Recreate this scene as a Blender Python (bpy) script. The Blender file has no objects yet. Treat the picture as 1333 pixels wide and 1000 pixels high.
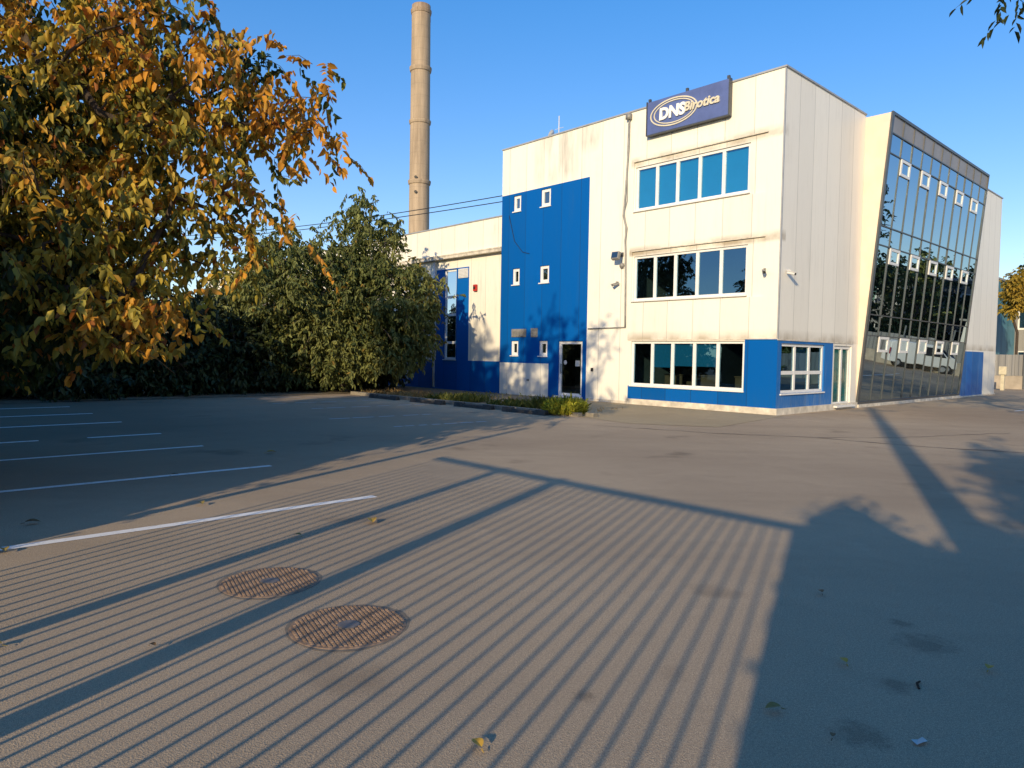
import bpy, math, random
import numpy as np
from mathutils import Vector, Matrix
rnd = random.Random(7)
rng = np.random.default_rng(11)
sc = bpy.context.scene
COL = sc.collection
rad = math.radians

# ------------------------------------------------------------------ frame of the place
CX, CY = 7.91, 21.205            # near corner of the office building
TH = rad(42.867)                 # its long side runs along this bearing
SUN_EL = rad(18.5)
SUN_AZ = rad(24.3)               # bearing the light travels towards, clockwise from +Y
def W(b, a, z=0.0):              # building frame (b along the glass side, a along the sign side) -> world
    return Vector((CX + b*math.cos(TH) - a*math.sin(TH), CY + b*math.sin(TH) + a*math.cos(TH), z))

# ------------------------------------------------------------------ materials
class NT:
    def __init__(s, name):
        s.m = bpy.data.materials.new(name); s.m.use_nodes = True
        s.t = s.m.node_tree; s.t.nodes.clear()
        s.out = s.t.nodes.new('ShaderNodeOutputMaterial')
    def n(s, typ, **kw):
        nd = s.t.nodes.new('ShaderNode'+typ)
        for k, v in kw.items():
            if k.startswith('i_'):
                nd.inputs[k[2:].replace('_', ' ')].default_value = v
            else: setattr(nd, k, v)
        return nd
    def l(s, a, b): s.t.links.new(a, b)
    def coord(s, kind='Object'): return s.n('TexCoord').outputs[kind]
    def mapping(s, vec, scale=(1, 1, 1), rot=(0, 0, 0)):
        m = s.n('Mapping'); m.inputs['Scale'].default_value = scale; m.inputs['Rotation'].default_value = rot
        s.l(vec, m.inputs['Vector']); return m.outputs[0]
    def noise(s, vec, scale, detail=4, rough=.6):
        x = s.n('TexNoise'); x.inputs['Scale'].default_value = scale; x.inputs['Detail'].default_value = detail
        x.inputs['Roughness'].default_value = rough; s.l(vec, x.inputs['Vector']); return x.outputs['Fac']
    def ramp(s, fac, p0, p1, c0=(0, 0, 0), c1=(1, 1, 1)):
        r = s.n('ValToRGB'); e = r.color_ramp.elements
        e[0].position = p0; e[1].position = p1; e[0].color = (*c0, 1); e[1].color = (*c1, 1)
        s.l(fac, r.inputs[0]); return r.outputs[0]
    def mix(s, fac, a, b, mode='MIX'):
        m = s.n('Mix', data_type='RGBA', blend_type=mode)
        for i, v in ((0, fac), (6, a), (7, b)):
            if hasattr(v, 'is_linked') or hasattr(v, 'links'): s.l(v, m.inputs[i])
            elif i == 0: m.inputs[0].default_value = v
            else: m.inputs[i].default_value = (*v, 1)
        return m.outputs[2]
    def math(s, op, a, b=None, c=None):
        m = s.n('Math', operation=op)
        for i, v in enumerate((a, b, c)):
            if v is None: continue
            if hasattr(v, 'links'): s.l(v, m.inputs[i])
            else: m.inputs[i].default_value = v
        return m.outputs[0]
    def bump(s, h, strength, dist):
        b = s.n('Bump'); b.inputs['Strength'].default_value = strength; b.inputs['Distance'].default_value = dist
        s.l(h, b.inputs['Height']); return b.outputs[0]
    def pbsdf(s, col, rough=.6, metal=0, normal=None, spec=.4):
        p = s.n('BsdfPrincipled')
        if hasattr(col, 'links'): s.l(col, p.inputs['Base Color'])
        else: p.inputs['Base Color'].default_value = (*col, 1)
        if hasattr(rough, 'links'): s.l(rough, p.inputs['Roughness'])
        else: p.inputs['Roughness'].default_value = rough
        p.inputs['Metallic'].default_value = metal
        p.inputs['Specular IOR Level'].default_value = spec
        if normal is not None: s.l(normal, p.inputs['Normal'])
        return p.outputs[0]
    def done(s, sh): s.l(sh, s.out.inputs[0]); return s.m

def simple(name, col, rough=.6, metal=0, var=.25, scale=3.0, spec=.4, bump=0.0):
    t = NT(name); v = t.coord()
    n = t.noise(v, scale, 5)
    c = t.mix(t.ramp(n, .3, .75), tuple(x*(1-var) for x in col), tuple(min(1, x*(1+var*.6)) for x in col))
    nm = t.bump(t.noise(v, scale*9, 4), .5, bump) if bump else None
    return t.done(t.pbsdf(c, rough, metal, nm, spec))

def cladding(name, col, grime, gstr, seam=1.0, stains=False):
    """ribbed metal sandwich panels: vertical joints, rain streaks, blotchy dirt"""
    t = NT(name); v = t.coord()
    sx = t.n('SeparateXYZ'); t.l(v, sx.inputs[0])
    u = t.math('ADD', sx.outputs[0], sx.outputs[1])
    f = t.math('FRACT', t.math('ADD', t.math('DIVIDE', u, seam), .04))
    d = t.math('ABSOLUTE', t.math('SUBTRACT', f, .5))
    line = t.ramp(d, .485, .494)
    cell = t.math('FLOOR', t.math('ADD', t.math('DIVIDE', u, seam), .04))
    wn = t.n('TexWhiteNoise', noise_dimensions='1D'); t.l(cell, wn.inputs['W'])
    base = t.mix(wn.outputs[0], tuple(x*(.95 if col[0] > .5 else .84) for x in col), tuple(min(1, x*(1.02 if col[0] > .5 else 1.1)) for x in col))
    streak = t.noise(t.mapping(v, (2.2, 2.2, .16)), 2.0, 6, .65)
    blot = t.noise(v, .55, 5, .6)
    fine = t.noise(t.mapping(v, (9, 9, 1.2)), 2.0, 4, .6)
    g = t.math('MULTIPLY', t.ramp(streak, .48, .80), t.ramp(blot, .42, .72))
    g = t.math('ADD', t.math('MULTIPLY', g, gstr), t.math('MULTIPLY', t.ramp(fine, .5, .85), gstr*.22))
    # splash dirt close to the ground
    low = t.math('MULTIPLY', t.ramp(sx.outputs[2], .05, .9, (1, 1, 1), (0, 0, 0)), t.math('MULTIPLY', t.ramp(fine, .3, .7), .45*gstr+.12))
    g = t.math('MINIMUM', t.math('ADD', g, low), .85)
    c = t.mix(g, base, grime)
    c = t.mix(t.math('MULTIPLY', line, .5 if col[0] > .5 else .7), c, tuple(x*.45 for x in grime))
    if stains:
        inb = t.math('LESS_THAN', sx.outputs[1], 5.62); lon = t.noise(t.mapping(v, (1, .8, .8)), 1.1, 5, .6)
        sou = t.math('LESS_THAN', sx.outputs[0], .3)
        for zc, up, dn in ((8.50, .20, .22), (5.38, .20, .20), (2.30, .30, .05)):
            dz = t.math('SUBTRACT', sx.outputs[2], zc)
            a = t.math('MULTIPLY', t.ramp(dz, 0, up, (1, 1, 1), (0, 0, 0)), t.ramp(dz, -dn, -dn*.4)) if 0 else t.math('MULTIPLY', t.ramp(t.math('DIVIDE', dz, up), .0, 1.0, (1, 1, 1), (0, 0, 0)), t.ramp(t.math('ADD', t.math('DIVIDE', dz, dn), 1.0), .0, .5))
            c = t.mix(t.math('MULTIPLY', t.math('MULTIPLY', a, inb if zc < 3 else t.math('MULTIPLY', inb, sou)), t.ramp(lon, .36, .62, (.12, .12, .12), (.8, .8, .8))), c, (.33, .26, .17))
        for y0, y1, z0 in ((8.0, 10.6, 8.3), (6.9, 8.3, 9.2)):
            m1 = t.math('MULTIPLY', t.ramp(t.math('SUBTRACT', sx.outputs[1], y0), .0, .5), t.ramp(t.math('SUBTRACT', y1, sx.outputs[1]), .0, .5))
            m1 = t.math('MULTIPLY', m1, t.ramp(t.math('SUBTRACT', sx.outputs[2], z0), .0, .5))
            st2 = t.noise(t.mapping(v, (1, 1.7, .30)), 1.3, 5, .6)
            c = t.mix(t.math('MULTIPLY', t.math('MULTIPLY', m1, t.ramp(st2, .40, .66)), .62), c, (.30, .27, .22))
    h = t.math('SUBTRACT', t.math('MULTIPLY', blot, .25), line)
    nm = t.bump(h, .5, .006)
    return t.done(t.pbsdf(c, .5, 0, nm, .35 if col[0] > .5 else .08))

def asphalt_mat(name, lo, hi, big=True):
    t = NT(name); v = t.coord()
    n1 = t.noise(v, .16, 6, .6); n2 = t.noise(v, 1.3, 6, .65)
    vo = t.n('TexVoronoi'); vo.inputs['Scale'].default_value = 130; t.l(v, vo.inputs['Vector'])
    sp = t.noise(v, 210, 2, .7); sp2 = t.noise(v, 70, 3, .75)
    base = t.mix(t.ramp(n1, .32, .7), tuple(x*.92 for x in lo), hi)
    base = t.mix(t.math('MULTIPLY', t.ramp(n2, .5, .82), .30), base, tuple(x*.55 for x in lo))
    base = t.mix(t.math('MULTIPLY', t.ramp(n2, .28, .40, (1, 1, 1), (0, 0, 0)), .25), base, tuple(min(1, x*1.25) for x in hi))
    base = t.mix(.85, base, t.ramp(sp, .36, .66, (.50, .50, .50), (1.42, 1.40, 1.36)), 'MULTIPLY')
    base = t.mix(.55, base, t.ramp(sp2, .34, .66, (.62, .62, .63), (1.3, 1.29, 1.26)), 'MULTIPLY')
    if big:
        # tree shade over the left bays painted into the tarmac colour, fading towards the drive
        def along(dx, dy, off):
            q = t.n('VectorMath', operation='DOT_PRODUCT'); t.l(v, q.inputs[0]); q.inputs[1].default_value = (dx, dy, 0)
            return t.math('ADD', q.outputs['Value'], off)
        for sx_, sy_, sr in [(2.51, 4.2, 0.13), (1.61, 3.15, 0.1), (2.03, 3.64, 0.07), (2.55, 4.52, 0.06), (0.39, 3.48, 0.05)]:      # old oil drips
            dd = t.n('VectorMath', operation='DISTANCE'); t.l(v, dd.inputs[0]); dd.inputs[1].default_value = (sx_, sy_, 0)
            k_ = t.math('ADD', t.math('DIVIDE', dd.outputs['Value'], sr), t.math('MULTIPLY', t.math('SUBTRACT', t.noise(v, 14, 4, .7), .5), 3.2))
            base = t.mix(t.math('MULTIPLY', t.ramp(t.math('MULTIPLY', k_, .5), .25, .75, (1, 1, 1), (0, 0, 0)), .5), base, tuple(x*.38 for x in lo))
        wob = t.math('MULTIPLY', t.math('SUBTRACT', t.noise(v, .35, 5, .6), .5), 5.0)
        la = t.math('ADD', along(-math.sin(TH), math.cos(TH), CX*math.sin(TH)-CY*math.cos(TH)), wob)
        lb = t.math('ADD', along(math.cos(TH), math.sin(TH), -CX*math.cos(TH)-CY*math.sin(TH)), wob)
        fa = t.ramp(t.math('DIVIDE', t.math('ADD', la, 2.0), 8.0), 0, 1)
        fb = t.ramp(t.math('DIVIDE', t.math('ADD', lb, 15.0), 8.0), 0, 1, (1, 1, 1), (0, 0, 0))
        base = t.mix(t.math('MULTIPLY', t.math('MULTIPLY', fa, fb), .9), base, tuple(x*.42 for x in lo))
        st = t.noise(t.mapping(v, (1, 1, 1), (0, 0, .7)), .75, 3, .5)
        base = t.mix(t.math('MULTIPLY', t.ramp(st, .635, .74), .55), base, tuple(x*.35 for x in lo))
        # broad tyre-worn bands
        wv = t.noise(t.mapping(v, (.05, .9, 1), (0, 0, -.75)), 1.0, 3, .5)
        base = t.mix(t.math('MULTIPLY', t.ramp(wv, .52, .7), .22), base, tuple(x*.6 for x in lo))
    h = t.math('ADD', t.math('MULTIPLY', vo.outputs['Distance'], .7), t.math('MULTIPLY', sp2, .6))
    nm = t.bump(h, .55, .005)
    return t.done(t.pbsdf(base, .93, 0, nm, .15))

def paint_mat(name, col):
    t = NT(name); v = t.coord()
    w = t.noise(v, 9, 6, .75); w2 = t.noise(v, 60, 3, .7)
    c = t.mix(t.ramp(t.math('ADD', t.math('MULTIPLY', w, .7), t.math('MULTIPLY', w2, .3)), .53, .70), col, (.28, .25, .21))
    return t.done(t.pbsdf(c, .85, 0, None, .2))

def leaf_mat(name, trans=.35):
    t = NT(name)
    a = t.n('Attribute', attribute_name='tint').outputs['Color']
    d = t.pbsdf(a, .55, 0, None, .3)
    tr = t.n('BsdfTranslucent'); t.l(t.mix(.5, a, (.9, .75, .25), 'MULTIPLY'), tr.inputs[0])
    m = t.n('MixShader'); m.inputs[0].default_value = trans
    t.l(d, m.inputs[1]); t.l(tr.outputs[0], m.inputs[2]); return t.done(m.outputs[0])

def glass_mat(name, tint, refl, rcol=(.75, .85, .95), wav=.0015):
    t = NT(name); v = t.coord()
    nm = t.bump(t.noise(v, .9, 2, .4), .25, wav*8)
    tr = t.n('BsdfTransparent'); tr.inputs[0].default_value = (*tint, 1)
    gl = t.n('BsdfGlossy'); gl.inputs[0].default_value = (*rcol, 1); gl.inputs['Roughness'].default_value = .012
    t.l(nm, gl.inputs['Normal'])
    lw = t.n('LayerWeight'); lw.inputs['Blend'].default_value = .25
    f = t.math('ADD', t.math('MULTIPLY', lw.outputs['Fresnel'], .8), refl)
    f = t.math('MINIMUM', f, .95)
    m = t.n('MixShader'); t.l(f, m.inputs[0]); t.l(tr.outputs[0], m.inputs[1]); t.l(gl.outputs[0], m.inputs[2])
    return t.done(m.outputs[0])

def mirror_glass(name):
    t = NT(name); v = t.coord()
    nm = t.bump(t.noise(v, .7, 2, .4), .12, .012)
    gl = t.n('BsdfGlossy'); gl.inputs[0].default_value = (.42, .53, .61, 1); gl.inputs['Roughness'].default_value = .008
    t.l(nm, gl.inputs['Normal'])
    df = t.n('BsdfDiffuse'); df.inputs[0].default_value = (.006, .010, .014, 1)
    m = t.n('MixShader'); m.inputs[0].default_value = .84
    t.l(df.outputs[0], m.inputs[1]); t.l(gl.outputs[0], m.inputs[2]); return t.done(m.outputs[0])

M = {}
M['white'] = cladding('white_panels', (.84, .80, .71), (.34, .31, .25), .42, 1.0, True)
M['white_wing'] = cladding('wing_panels', (.82, .77, .67), (.30, .275, .22), .7)
M['blue'] = cladding('blue_panels', (.0015, .100, .385), (.025, .10, .25), .4)
M['blue_worn'] = cladding('worn_blue_panels', (.016, .14, .43), (.18, .27, .42), 1.0)
M['plinth'] = simple('plinth_paint', (.66, .60, .50), .8, 0, .35, 4, bump=.004)
M['frame'] = simple('white_frame', (.78, .77, .75), .35, 0, .08, 6)
M['coping'] = simple('coping_metal', (.42, .42, .42), .45, .3, .2, 2)
M['bay_side'] = simple('bay_side_render', (.80, .63, .50), .75, 0, .14, 1.2, bump=.003)
M['steel'] = simple('grey_frame', (.10, .105, .11), .4, .35, .2, 3)
M['spandrel'] = simple('spandrel_panel', (.30, .27, .255), .45, .2, .22, .9)
M['glass'] = glass_mat('window_glass', (.46, .66, .70), .21, (.38, .68, .95))
M['glass_dark'] = glass_mat('dark_glass', (.28, .36, .38), .10)
M['teal_glass'] = simple('teal_film', (.008, .13, .125), .06, 0, .5, 1.6, .9)
M['mirror'] = mirror_glass('mirror_glass')
M['blind'] = simple('blue_blind', (.008, .44, .74), .7, 0, .06, 2)
M['blind_dim'] = simple('dim_blind', (.008, .16, .30), .7, 0, .06, 2)
M['room'] = simple('room_walls', (.16, .155, .15), .9, 0, .3, 1.2)
M['black'] = simple('black_plastic', (.02, .02, .022), .5, 0, .3, 10)
M['dark'] = simple('dark_inside', (.012, .013, .015), .8)
M['desk'] = simple('desk_wood', (.20, .11, .06), .6)
M['pipe'] = simple('pipe_metal', (.30, .29, .27), .5, .2, .3, 6)
M['white_pipe'] = simple('white_pipe', (.62, .62, .62), .5, 0, .15, 4)
M['sign_blue'] = simple('sign_blue', (.095, .135, .335), .6, 0, .22, 1.5)
M['letter'] = simple('letter_white', (.85, .84, .80), .5, 0, .05)
M['letter_cream'] = simple('letter_cream', (.66, .60, .46), .5, 0, .1)
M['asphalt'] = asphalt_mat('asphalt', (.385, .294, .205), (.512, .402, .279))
M['apron'] = asphalt_mat('apron_concrete', (.40, .315, .20), (.49, .395, .255), False)
M['crack'] = simple('crack_tar', (.07, .065, .06), .9)
M['tar_joint'] = simple('tar_joint', (.20, .165, .125), .95, 0, .3, 12)
M['soil'] = simple('dry_soil', (.26, .215, .15), .95, 0, .5, 5, .1, .02)
M['kerb'] = simple('kerb_concrete', (.27, .24, .19), .9, 0, .35, 8, .2, .01)
M['rubber'] = simple('black_rubber', (.07, .066, .06), .85, 0, .5, 8)
M['paint'] = paint_mat('line_paint', (.80, .78, .74))
M['paint_worn'] = paint_mat('worn_line_paint', (.50, .50, .50))
M['hedge_shade_core'] = simple('hedge_shade_core', (.012, .018, .008), .95, 0, .5, 6)
M['bark'] = simple('bark', (.085, .065, .05), .95, 0, .5, 14, .1, .03)
M['bark_grey'] = simple('grey_bark', (.16, .135, .105), .95, 0, .45, 14, .1, .02)
M['leaf'] = leaf_mat('leaves', .4)
M['leaf_dense'] = leaf_mat('dense_leaves', .12)
M['iron'] = simple('rusty_iron', (.31, .21, .142), .75, .2, .5, 30, .3, .002)
M['iron_grey'] = simple('worn_iron_boss', (.19, .165, .15), .6, .3, .35, 25)
M['fence'] = simple('fence_paint', (.10, .11, .12), .5, .2, .25, 5)
M['concrete'] = simple('concrete', (.42, .36, .29), .9, 0, .3, 1.5, .2, .01)
M['van'] = simple('van_paint', (.82, .80, .76), .3, 0, .06, 2)
M['red'] = simple('red_plastic', (.45, .03, .02), .4)
M['greywall'] = cladding('grey_panels', (.27, .265, .26), (.12, .115, .11), .4, .5)
M['tealwall'] = cladding('teal_panels', (.10, .26, .36), (.04, .09, .11), .4, .6)
M['post'] = simple('post_paint', (.62, .55, .40), .7)
M['paper'] = simple('white_paper', (.60, .60, .58), .8)

def chimney_mat():
    t = NT('chimney_concrete'); v = t.coord()
    sx = t.n('SeparateXYZ'); t.l(v, sx.inputs[0])
    f = t.math('FRACT', t.math('DIVIDE', sx.outputs[2], 1.25))
    line = t.ramp(t.math('ABSOLUTE', t.math('SUBTRACT', f, .5)), .46, .48)
    st = t.noise(t.mapping(v, (1.6, 1.6, .10)), 1.6, 6, .65)
    bl = t.noise(v, .5, 5, .6)
    c = t.mix(t.ramp(st, .38, .72), (.45, .35, .25), (.26, .20, .145))
    c = t.mix(t.math('MULTIPLY', t.ramp(bl, .5, .75), .4), c, (.24, .195, .15))
    soot = t.math('MULTIPLY', t.ramp(t.math('DIVIDE', sx.outputs[2], 41.0), .93, 1.0), t.ramp(st, .3, .6))
    c = t.mix(t.math('MULTIPLY', soot, .8), c, (.17, .085, .04))
    c = t.mix(t.math('MULTIPLY', line, .16), c, (.16, .13, .10))
    return t.done(t.pbsdf(c, .95, 0, t.bump(bl, .4, .05), .1))
M['chimney'] = chimney_mat()

# ------------------------------------------------------------------ mesh building
class MB:
    def __init__(s): s.v = []; s.f = []
    def quad(s, *p):
        i = len(s.v); s.v += [tuple(q) for q in p]; s.f.append(tuple(range(i, i+len(p)))); return s
    def hexa(s, p):
        i = len(s.v); s.v += [tuple(q) for q in p]
        s.f += [tuple(i+k for k in q) for q in ((0, 3, 2, 1), (4, 5, 6, 7), (0, 1, 5, 4), (1, 2, 6, 5), (2, 3, 7, 6), (3, 0, 4, 7))]
        return s
    def box(s, x0, x1, y0, y1, z0, z1):
        return s.hexa([(x0, y0, z0), (x1, y0, z0), (x1, y1, z0), (x0, y1, z0), (x0, y0, z1), (x1, y0, z1), (x1, y1, z1), (x0, y1, z1)])
    def bar(s, p, q, w, h, up=(0, 0, 1)):
        p = Vector(p); q = Vector(q); d = (q-p).normalized(); up = Vector(up)
        sd = d.cross(up)
        if sd.length < 1e-4: sd = d.cross(Vector((1, 0, 0)))
        sd.normalize(); n = sd.cross(d)
        c = [(-w/2, -h/2), (w/2, -h/2), (w/2, h/2), (-w/2, h/2)]
        return s.hexa([p+sd*a+n*b for a, b in c]+[q+sd*a+n*b for a, b in c])
    def tube(s, pts, rs, seg=8, cap=True):
        pts = [Vector(p) for p in pts]
        if not hasattr(rs, '__len__'): rs = [rs]*len(pts)
        i0 = len(s.v); ref = None
        for k, p in enumerate(pts):
            d = (pts[min(k+1, len(pts)-1)]-pts[max(k-1, 0)])
            d = d.normalized() if d.length > 1e-6 else Vector((0, 0, 1))
            if ref is None: ref = d.orthogonal().normalized()
            ref = (ref-d*ref.dot(d)); ref = ref.normalized() if ref.length > 1e-5 else d.orthogonal().normalized()
            o = d.cross(ref)
            for j in range(seg):
                a = 2*math.pi*j/seg
                s.v.append(tuple(p+(ref*math.cos(a)+o*math.sin(a))*rs[k]))
        for k in range(len(pts)-1):
            for j in range(seg):
                a = i0+k*seg+j; b = i0+k*seg+(j+1) % seg
                s.f.append((a, b, b+seg, a+seg))
        if cap:
            s.f.append(tuple(i0+j for j in reversed(range(seg))))
            s.f.append(tuple(i0+(len(pts)-1)*seg+j for j in range(seg)))
        return s
    def lathe(s, prof, seg=24, c=(0, 0)):
        i0 = len(s.v)
        for r, z in prof:
            for j in range(seg):
                a = 2*math.pi*j/seg; s.v.append((c[0]+r*math.cos(a), c[1]+r*math.sin(a), z))
        for k in range(len(prof)-1):
            for j in range(seg):
                a = i0+k*seg+j; b = i0+k*seg+(j+1) % seg
                s.f.append((a, b, b+seg, a+seg))
        s.f.append(tuple(i0+j for j in reversed(range(seg))))
        s.f.append(tuple(i0+(len(prof)-1)*seg+j for j in range(seg)))
        return s
    def split(s, name, mat, parent=None):
        key = {}; up = []
        def find(i):
            while up[i] != i: up[i] = up[up[i]]; i = up[i]
            return i
        vid = []
        for v in s.v:
            k = tuple(round(c, 3) for c in v)
            if k not in key: key[k] = len(up); up.append(len(up))
            vid.append(key[k])
        for f in s.f:
            for q in f[1:]: up[find(vid[q])] = find(vid[f[0]])
        grp = {}
        for f in s.f: grp.setdefault(find(vid[f[0]]), []).append(f)
        for fs in grp.values():
            m = MB(); mp = {}
            for f in fs:
                for q in f:
                    if q not in mp: mp[q] = len(m.v); m.v.append(s.v[q])
                m.f.append(tuple(mp[q] for q in f))
            m.build(name, mat, parent)
    def build(s, name, mat, parent=None, smooth=False, bevel=0):
        me = bpy.data.meshes.new(name); me.from_pydata(s.v, [], s.f); me.update()
        me.materials.append(M[mat] if isinstance(mat, str) else mat)
        if smooth: me.polygons.foreach_set('use_smooth', [True]*len(me.polygons))
        o = bpy.data.objects.new(name, me); COL.objects.link(o); o.parent = parent
        if bevel:
            b = o.modifiers.new('bevel', 'BEVEL'); b.width = bevel; b.segments = 2; b.limit_method = 'ANGLE'
        return o

def tag(o, label=None, cat=None, group=None, kind=None):
    if label: o['label'] = label
    if cat: o['category'] = cat
    if group: o['group'] = group
    if kind: o['kind'] = kind
    return o
def empty(name, loc=(0, 0, 0), rz=0):
    o = bpy.data.objects.new(name, None); COL.objects.link(o); o.location = loc; o.rotation_euler = (0, 0, rz)
    o.empty_display_size = .3; return o
def copy_tree(o, parent=None):
    c = o.copy(); COL.objects.link(c)
    if parent is not None: c.parent = parent
    for ch in list(o.children): copy_tree(ch, c)
    return c
BROOT = (CX, CY, 0)

# ------------------------------------------------------------------ facades as grids of panels with real openings
def PT(plane, u, z, d, base=0.0):
    return (d+base, u, z) if plane == 'A' else (u, d+base, z)
def facade(plane, us, zs, fn, parts, base=0.0):
    us = sorted(set(round(x, 4) for x in us)); zs = sorted(set(round(x, 4) for x in zs))
    nu, nz = len(us)-1, len(zs)-1
    cell = [[fn((us[i]+us[i+1])/2, (zs[j]+zs[j+1])/2) for j in range(nz)] for i in range(nu)]   # (part or None, depth)
    mb = {p: MB() for p in parts}
    for i in range(nu):
        for j in range(nz):
            p, d = cell[i][j]
            a, b, c, e = us[i], us[i+1], zs[j], zs[j+1]
            if p: mb[p].quad(PT(plane, a, c, d, base), PT(plane, b, c, d, base), PT(plane, b, e, d, base), PT(plane, a, e, d, base))
            if i+1 < nu:
                p2, d2 = cell[i+1][j]
                if abs(d-d2) > 1e-6:
                    q = (p if d < d2 else p2) or p or p2
                    if q: mb[q].quad(PT(plane, b, c, d, base), PT(plane, b, c, d2, base), PT(plane, b, e, d2, base), PT(plane, b, e, d, base))
            if j+1 < nz:
                p2, d2 = cell[i][j+1]
                if abs(d-d2) > 1e-6:
                    q = (p if d < d2 else p2) or p or p2
                    if q: mb[q].quad(PT(plane, a, e, d, base), PT(plane, b, e, d, base), PT(plane, b, e, d2, base), PT(plane, a, e, d2, base))
    return mb

def pbox(mb, plane, u0, u1, z0, z1, d0, d1, base=0.0):
    if plane == 'A': mb.box(d0+base, d1+base, u0, u1, z0, z1)
    else: mb.box(u0, u1, d0+base, d1+base, z0, z1)

def window(parent, plane, u0, u1, z0, z1, mull=(), trans=(), fw=.07, d=.05, glass='glass', base=0.0, sill=True, part='window', blinds=(), mw=None, inset=.0):
    """white frame with mullions; one pane mesh and its blinds hang under it"""
    mw = mw or fw
    f = MB(); e = .002
    pbox(f, plane, u0+e, u0+fw, z0+e, z1-e, d, d+.08, base); pbox(f, plane, u1-fw, u1-e, z0+e, z1-e, d, d+.08, base)
    pbox(f, plane, u0+fw, u1-fw, z0+e, z0+fw, d, d+.08, base); pbox(f, plane, u0+fw, u1-fw, z1-fw, z1-e, d, d+.08, base)
    ms = sorted(mull)
    for m in ms: pbox(f, plane, m-mw/2, m+mw/2, z0+fw, z1-fw, d+.003, d+.078, base)
    ed = [u0+fw]+[x for m in ms for x in (m-mw/2, m+mw/2)]+[u1-fw]
    for tz in trans:
        for k in range(0, len(ed), 2): pbox(f, plane, ed[k], ed[k+1], tz-mw/2, tz+mw/2, d+.006, d+.075, base)
    if sill: pbox(f, plane, u0-.03, u1+.03, z0-.045, z0-.003, -.045, d+.06, base)
    o = f.build(part, 'frame', parent)
    g = MB()
    zz = [z0+fw]+[x for t in sorted(trans) for x in (t-mw/2, t+mw/2)]+[z1-fw]
    for k in range(0, len(ed), 2):
        for q in range(0, len(zz), 2):
            j = [rng.uniform(-.0035, .0035) for _ in range(3)]
            g.quad(PT(plane, ed[k], zz[q], d+.04+j[0], base), PT(plane, ed[k+1], zz[q], d+.04+j[1], base), PT(plane, ed[k+1], zz[q+1], d+.04+j[2], base), PT(plane, ed[k], zz[q+1], d+.04+j[0]+j[2]-j[1], base))
    g.build('pane', glass, o)
    for (k, bz, mat) in blinds:
        b = MB(); pbox(b, plane, ed[2*k]-.01, ed[2*k+1]+.01, bz, z1-.02, d+.10, d+.108, base)
        pbox(b, plane, ed[2*k]-.01, ed[2*k+1]+.01, bz-.025, bz, d+.095, d+.113, base); b.build('blind', mat, o)
    return o

# ================================================================== OFFICE BUILDING
office = empty('office_building', BROOT, TH)
tag(office, 'three storey white and blue panelled office block with a leaning glass wall', 'building')
HT = 10.27
win3 = (1.09, 5.45, 6.80, 8.32); win2 = (1.09, 5.45, 3.66, 5.21); win1 = (1.08, 5.45, .68, 2.23)
small = [(11.26, 11.71, 7.62, 8.26), (9.56, 10.10, 7.60, 8.28), (11.28, 11.71, 4.60, 5.26), (9.58, 10.10, 4.58, 5.25), (11.29, 11.73, 1.66, 2.26), (9.60, 10.08, 1.66, 2.26)]
doorA = (7.74, 8.99, .12, 2.24)
ops = [win3, win2, win1, doorA]+small
AW = 12.42
us = [0, .5, 1.07, 5.5, 5.56, 7.54, 9.52, AW]; zs = [0, .2, .66, 1.35, 2.28, 8.36, 6.72, 8.50, 3.58, 5.38, HT]
for o in ops: us += [o[0], o[1]]; zs += [o[2], o[3]]
def fnA(u, z):
    for o in ops:
        if o[0] < u < o[1] and o[2] < z < o[3]: return (None, .20)
    d = 0.0
    if .5 < u < 5.5 and (6.72 < z < 8.50 or 3.58 < z < 5.38): d = .05
    if u < 5.56 and z < .2: return (None, 0.0)
    if u < 5.56 and z < .66: return ('blue_cladding', d)
    if u < 1.07 and z < 2.28: return ('blue_cladding', d)
    if u > 7.54 and 1.35 < z < 8.36: return ('blue_cladding', d)
    if 7.54 < u < 9.52 and z <= 1.35: return ('blue_cladding', d)
    return ('white_cladding', d)
mA = facade('A', us, zs, fnA, ('white_cladding', 'blue_cladding'))
us = [0, 3.9, 5.5, 5.95, 17.85, 21.85, 24.1]; zs = [0, .2, 2.25, HT, 2.2]
opB = [(.25, 3.25, .64, 2.17), (4.0, 5.42, .14, 2.17)]
for o in opB: us += [o[0], o[1]]; zs += [o[2], o[3]]
def fnB(u, z):
    for o in opB:
        if o[0] < u < o[1] and o[2] < z < o[3]: return (None, .20)
    if 5.95 < u < 17.85: return (None, 0.0)
    if u < 5.5 and z < .2: return (None, 0.0)
    if u < 3.9 and z < 2.25: return ('worn_blue_cladding', 0.0)
    if 17.85 < u < 21.85 and z < 2.2: return ('worn_blue_cladding', 0.0)
    return ('white_cladding', 0.0)
mBf = facade('B', us, zs, fnB, ('white_cladding', 'worn_blue_cladding'))
wm = mA['white_cladding']; k = len(wm.v); wm.v += mBf['white_cladding'].v; wm.f += [tuple(i+k for i in f) for f in mBf['white_cladding'].f]
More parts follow.
